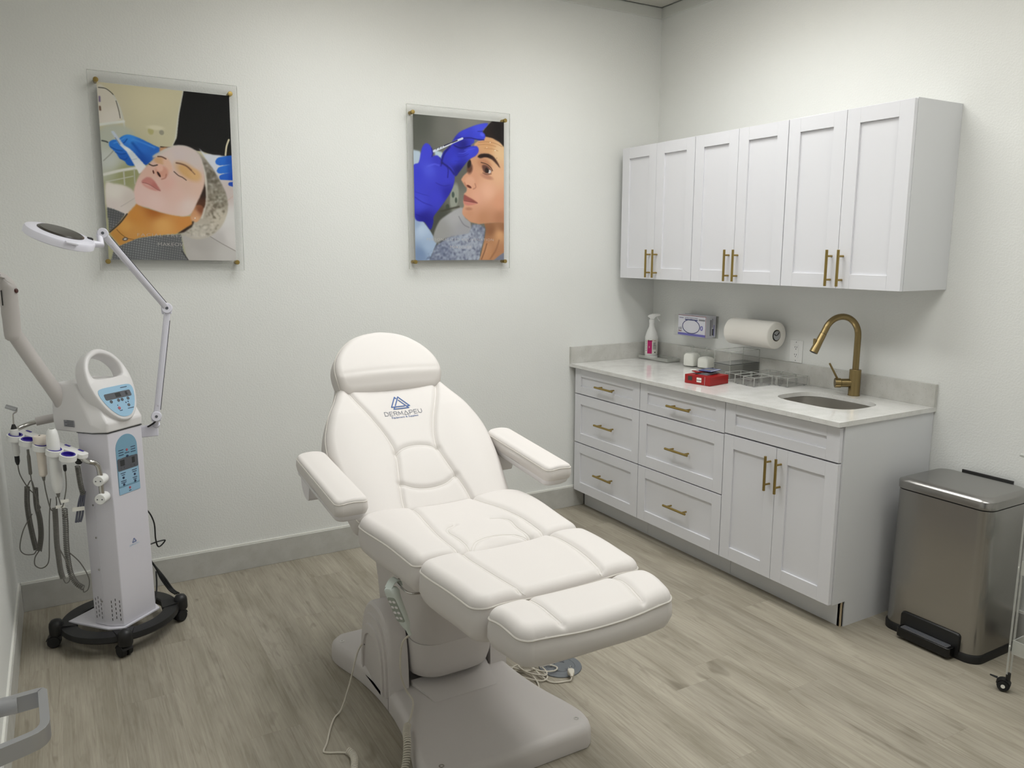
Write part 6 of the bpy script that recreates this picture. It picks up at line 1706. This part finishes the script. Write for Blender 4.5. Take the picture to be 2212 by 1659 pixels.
for x0, x1, z0, z1, m_ in ((.002, .014, .012, .105, 'print_grey'), (.018, .024, .06, .112, 'print_grey'), (.020, .030, .014, .052, 'lcd_dark'), (.031, .036, .010, .075, 'carton_violet')):
    MB().add([side(x0 - .012, z0), side(x1 - .012, z0), side(x1 - .012, z1), side(x0 - .012, z1)], [(0, 1, 2, 3)]).build('side_print', M[m_], t, smooth=False)
t = thing('glove_box_holder', 'clear acrylic glove box holder screwed to the wall under the cabinets', 'holder', (-.0008, (GY0 + GY1) / 2, GZ0 - .004))
MB().box(-.0025, 0, -hw - .012, hw + .034, -.002, hh + .002).build('back_plate', M['acrylic_edge'], t, smooth=False)
MB().box(-.0925, -.0026, -hw - .004, hw + .03, .0, .0028).build('shelf', M['acrylic'], t, smooth=False)
MB().box(-.0925, -.0900, -hw - .004, hw + .03, .0029, .026).build('front_lip', M['acrylic'], t, smooth=False)
for y_ in (-hw - .004, hw + .0275): MB().box(-.0899, -.0026, y_, y_ + .0024, .0029, hh).build('side_wall', M['acrylic'], t, smooth=False)

# paper towel roll on its wall rod
ROLL_L = .312
t = thing('paper_towel_roll', 'white paper towel roll on a wall rod under the cabinets', 'paper roll', (-.092, -.93, 1.158))
RM = frame((0, .138, 0), x=(0, 0, 1), z=(0, -1, 0)); RL = .312
MB().lathe([(.031, 0), (.066, 0), (.0715, .004), (.0722, .02), (.0722, RL - .02), (.0712, RL - .004), (.066, RL), (.031, RL), (.031, 0)], RM, 48, cap=False).build('roll', M['paper'], t, angle=50)
MB().lathe([(.0308, .003), (.0308, RL - .003), (.0292, RL - .003), (.0292, .003), (.0308, .003)], RM, 28, cap=False).build('core', M['raw_wood'], t)
t = thing('towel_holder', 'wall rod with grey end cap holding the paper towel roll', 'holder', (-.0005, -.93, 1.158))
hm = MB().cyl((-.0915, .140, 0), (-.0915, -.170, 0), .009)
hm.cyl((-.0915, .1385, 0), (-.0915, .146, 0), .020).box(-.0995, -.001, .1462, .1505, -.012, .012)
hm.build('rod', M['alu'], t)
MB().lathe([(.0265, 0), (.0280, .002), (.0280, .004), (.0265, .005)], frame((-.0915, -.168, 0), z=(0, -1, 0)), 28).build('end_cap', M['black'], t)
ec = MB().lathe([(.0245, 0), (.0245, .003), (.019, .005)], frame((-.0915, -.1732, 0), z=(0, -1, 0)), 28).build('cap_disc', M['alu'], t)
MB().tube(catmull([(-.112, -.1785, .008), (-.102, -.1785, .001), (-.090, -.1785, .004), (-.079, -.1785, .016)], 5), .0022, 8).build('cap_groove', M['black'], ec)

# power outlet on the wall
t = thing('power_outlet', 'white duplex power outlet on the wall beside the paper roll', 'outlet', (0, -1.161, 1.076))
MB().box(-.006, -.0003, -.041, .041, -.0585, .0585).build('cover_plate', M['outlet_white'], t, bevel=.002)
MB().box(-.0078, -.006, -.0165, .0165, -.034, .034).build('receptacle', M['outlet_white'], t, bevel=.0008)
for s_ in (-.0195, .0195):
    sl_ = MB()
    for y_ in (-.006, .006): sl_.box(-.0082, -.0077, y_ - .0012, y_ + .0012, s_ - .001, s_ + .007)
    sl_.cyl((-.0077, 0, s_ - .0075), (-.0082, 0, s_ - .0075), .0024, seg=12)
    sl_.build('slots', M['dark_gap'], t)
for s_ in (-.048, .048): MB().cyl((-.0059, 0, s_), (-.0068, 0, s_), .0028, seg=12).build('screw', M['print_grey'], t)

# ================================================================== pedal bin
t = thing('pedal_bin', 'brushed steel pedal bin standing beside the sink cabinet', 'bin', (-.196, -2.204, 0))
def bin_loop(w, d, r, z, dx=0): return [(dx + x, y, z) for x, y in rrect(d, w, r, 8)]
MB().rings([bin_loop(.412, .334, .055, .0005), bin_loop(.414, .336, .056, .028), bin_loop(.408, .330, .054, .034)]).build('base_trim', M['black'], t, angle=45)
MB().rings([bin_loop(.402, .324, .052, .0342), bin_loop(.390, .314, .046, .619)]).build('body', M['steel'], t, angle=45)
MB().rings([bin_loop(.382, .306, .044, .6192), bin_loop(.382, .306, .044, .6245)]).build('lid_gap', M['black'], t)
MB().rings([bin_loop(.396, .320, .046, .6247), bin_loop(.397, .321, .046, .653), bin_loop(.394, .318, .046, .6565), bin_loop(.352, .276, .046, .668), bin_loop(.342, .266, .046, .6685), bin_loop(.30, .22, .04, .6685)]).build('lid', M['steel'], t, angle=50)
MB().box(.1615, .169, -.105, .105, .58, .674).build('hinge', M['black'], t)
pd = MB().rings([[(-.1635, y, z) for y, z in rrect(.252, .095, .014, 4, -.013, .058)], [(-.172, y, z) for y, z in rrect(.246, .090, .014, 4, -.013, .058)]]).build('pedal_recess', M['black'], t)
pp = MB().rings([[(x, -.013 + y, z) for x, y in rrect(.052, .226, .012, 4, -.190, 0)] for z in (.012, .050)]).build('pedal', M['black_gloss'], t, bevel=.003)
MB().rings([[(x, -.013 + y, z) for x, y in rrect(.034, .200, .006, 3, -.192, 0)] for z in (.0502, .0518)]).build('pedal_plate', M['alu'], pp, smooth=False)
for q in (-.009, 0, .009): MB().box(-.192 + q - .0018, -.192 + q + .0018, -.105, .080, .0519, .0528).build('pedal_rib', M['lcd'], pp, smooth=False)

# ================================================================== acrylic trolley at the right
t = thing('acrylic_trolley', 'clear acrylic trolley on black castors in front of the bin', 'trolley', (-.24, -2.76, 0))
xs, ys = (-.190, .190), (.195, -.195)
for xi, x in enumerate(xs):
    for yi, y in enumerate(ys):
        sx = 1 if x > 0 else -1; sy = 1 if y > 0 else -1
        po_ = MB().box(x - .013, x + .013, y - .003, y + .003, .072, .905).build('post', M['acrylic'], t, smooth=False)
        e = MB()
        for q in (-.013, .013): e.box(x + q - .0012, x + q + .0012, y - .0032, y + .0032, .072, .905)
        e.build('post_edge', M['acrylic_edge'], po_, smooth=False)
        wa = [0.4, 1.9, -0.7, 2.6][xi * 2 + yi]; d = Vector((math.cos(wa), math.sin(wa), 0)); s_ = Vector((-d.y, d.x, 0)); c = Vector((x, y, .0225)) + s_ * .012
        wh = MB()
        for sd in (-1, 1): wh.cyl(c + d * sd * .003, c + d * sd * .016, .0222, .019, 24)
        cs = wh.build('castor', M['rubber'], t, bevel=.002)
        for sd in (-1, 1): MB().cyl(c + d * sd * .0155, c + d * sd * .0175, .007, seg=16).build('hub', M['tag'], cs)
        hd_ = MB(); hp = []
        for q in range(9):
            b = math.radians(20 + 140 * q / 8); p1 = c + s_ * .025 * math.cos(b) + Vector((0, 0, .025 * math.sin(b)))
            hp.append([p1 + d * .015, p1 - d * .015, p1 - d * .015 + (c - p1) * .12, p1 + d * .015 + (c - p1) * .12])
        hd_.rings(hp); hd_.cyl((x, y, .046), (x, y, .0725), .008)
        hd_.add([tuple(c + s_ * .020 + d * .01 + Vector((0, 0, .022))), tuple(c + s_ * .020 - d * .01 + Vector((0, 0, .022))), tuple(c + s_ * .045 - d * .006 + Vector((0, 0, .026))), tuple(c + s_ * .045 + d * .006 + Vector((0, 0, .026)))], [(0, 1, 2, 3)])
        hd_.build('hood', M['black'], cs)
for z in (.165, .468, .770):
    tr = MB().box(xs[0] + .004, xs[1] - .004, ys[1] + .0035, ys[0] - .0035, z, z + .005).build('tray', M['acrylic'], t, smooth=False)
    for q in ((xs[0] - .005, xs[0] + .0, ys[1] + .0035, ys[0] - .0035), (xs[1] - .0, xs[1] + .005, ys[1] + .0035, ys[0] - .0035), (xs[0] + .004, xs[1] - .004, ys[1] + .0035, ys[1] + .0075), (xs[0] + .004, xs[1] - .004, ys[0] - .0075, ys[0] - .0035)):
        MB().box(*q, z - .012, z + .040).build('tray_wall', M['acrylic_edge'], tr, smooth=False)
    for x in xs:
        for y in ys: MB().cyl((x, y + (.0034 if y > 0 else -.0034), z + .010), (x, y + (.007 if y > 0 else -.007), z + .010), .005, seg=14).build('screw', M['chrome'], t)
MB().tube(catmull([(xs[0], ys[0], .90), (xs[0] - .05, ys[0], .902), (xs[0] - .058, ys[0] - .02, .90), (xs[0] - .058, ys[1] + .02, .90), (xs[0] - .05, ys[1], .902), (xs[0], ys[1], .90)], 5), .006, 10).build('handle', M['acrylic_edge'], t)

# ================================================================== floor outlet and power cord by the chair foot
t = thing('floor_outlet', 'round grey floor outlet cover under the foot of the chair', 'floor outlet', (-1.757, -1.600, 0))
MB().lathe([(.082, .0003), (.084, .0015), (.083, .004), (.078, .005), (.058, .005), (.057, .0038), (.055, .005), (.006, .0052)], seg=56).build('cover', M['floor_plate'], t, angle=20)
for a_ in (40, 160, 280):
    MB().lathe([(.006, .005), (.006, .0058), (.004, .006)], Matrix.Translation((.036 * math.cos(math.radians(a_)), .036 * math.sin(math.radians(a_)), 0)), 14).build('screw', M['lcd'], t)
sl_ = MB()
for r_, a0, a1 in ((.044, 200, 320), (.026, 20, 130), (.050, 30, 80)):
    sl_.tube([(r_ * math.cos(math.radians(a0 + (a1 - a0) * k / 12)), r_ * math.sin(math.radians(a0 + (a1 - a0) * k / 12)), .0052) for k in range(13)], .0012, 5)
sl_.build('groove', M['lcd_dark'], t)
P = Vector((-1.90, -1.62, 0))
t = thing('mains_cable', 'tangled cream power cord with a three-pin plug beside the floor outlet', 'cord', P)
loops = [(-2.00, -1.46, .004), (-1.955, -1.52, .004), (-1.905, -1.565, .006), (-1.86, -1.60, .012), (-1.845, -1.645, .008), (-1.88, -1.66, .006), (-1.935, -1.60, .010), (-1.945, -1.545, .012), (-1.90, -1.525, .012), (-1.845, -1.565, .016), (-1.835, -1.615, .014), (-1.855, -1.645, .014), (-1.905, -1.60, .018), (-1.91, -1.54, .018), (-1.87, -1.545, .020), (-1.80, -1.585, .012), (-1.782, -1.615, .011), (-1.805, -1.632, .012), (-1.845, -1.622, .016), (-1.875, -1.59, .02), (-1.87, -1.565, .022), (-1.868, -1.625, .012), (-1.856, -1.675, .005), (-1.835, -1.695, .004), (-1.800, -1.705, .004), (-1.785, -1.713, .008), (-1.776, -1.708, .018)]
MB().tube(catmull([Vector(q) - P for q in loops], 7), .0030, 7).build('cord', M['cord_cream'], t)
MB().tube(catmull([Vector(q) - P for q in [(-1.955, -1.50, .010), (-1.92, -1.55, .012), (-1.895, -1.60, .010), (-1.90, -1.665, .006), (-1.93, -1.72, .004), (-1.96, -1.75, .004)]], 7), .0030, 7).build('cord', M['cord_cream'], t)
m4 = frame(Vector((-1.772, -1.700, .020)) - P, x=(1, 0, 0), z=(.35, .72, .12))
pg = MB().rings([[(x, y, z) for x, y in rrect(w_, w_ * .8, .005, 3)] for w_, z in ((.011, -.012), (.014, 0), (.024, .006), (.026, .022), (.022, .026))], True, True, m4).build('plug', M['cord_cream'], t, angle=50)
for x_, y_ in ((-.006, .003), (.006, .003), (0, -.006)): MB().box(x_ - .001, x_ + .001, y_ - .003, y_ + .003, .0262, .043, m4).build('prong', M['chrome'], pg)
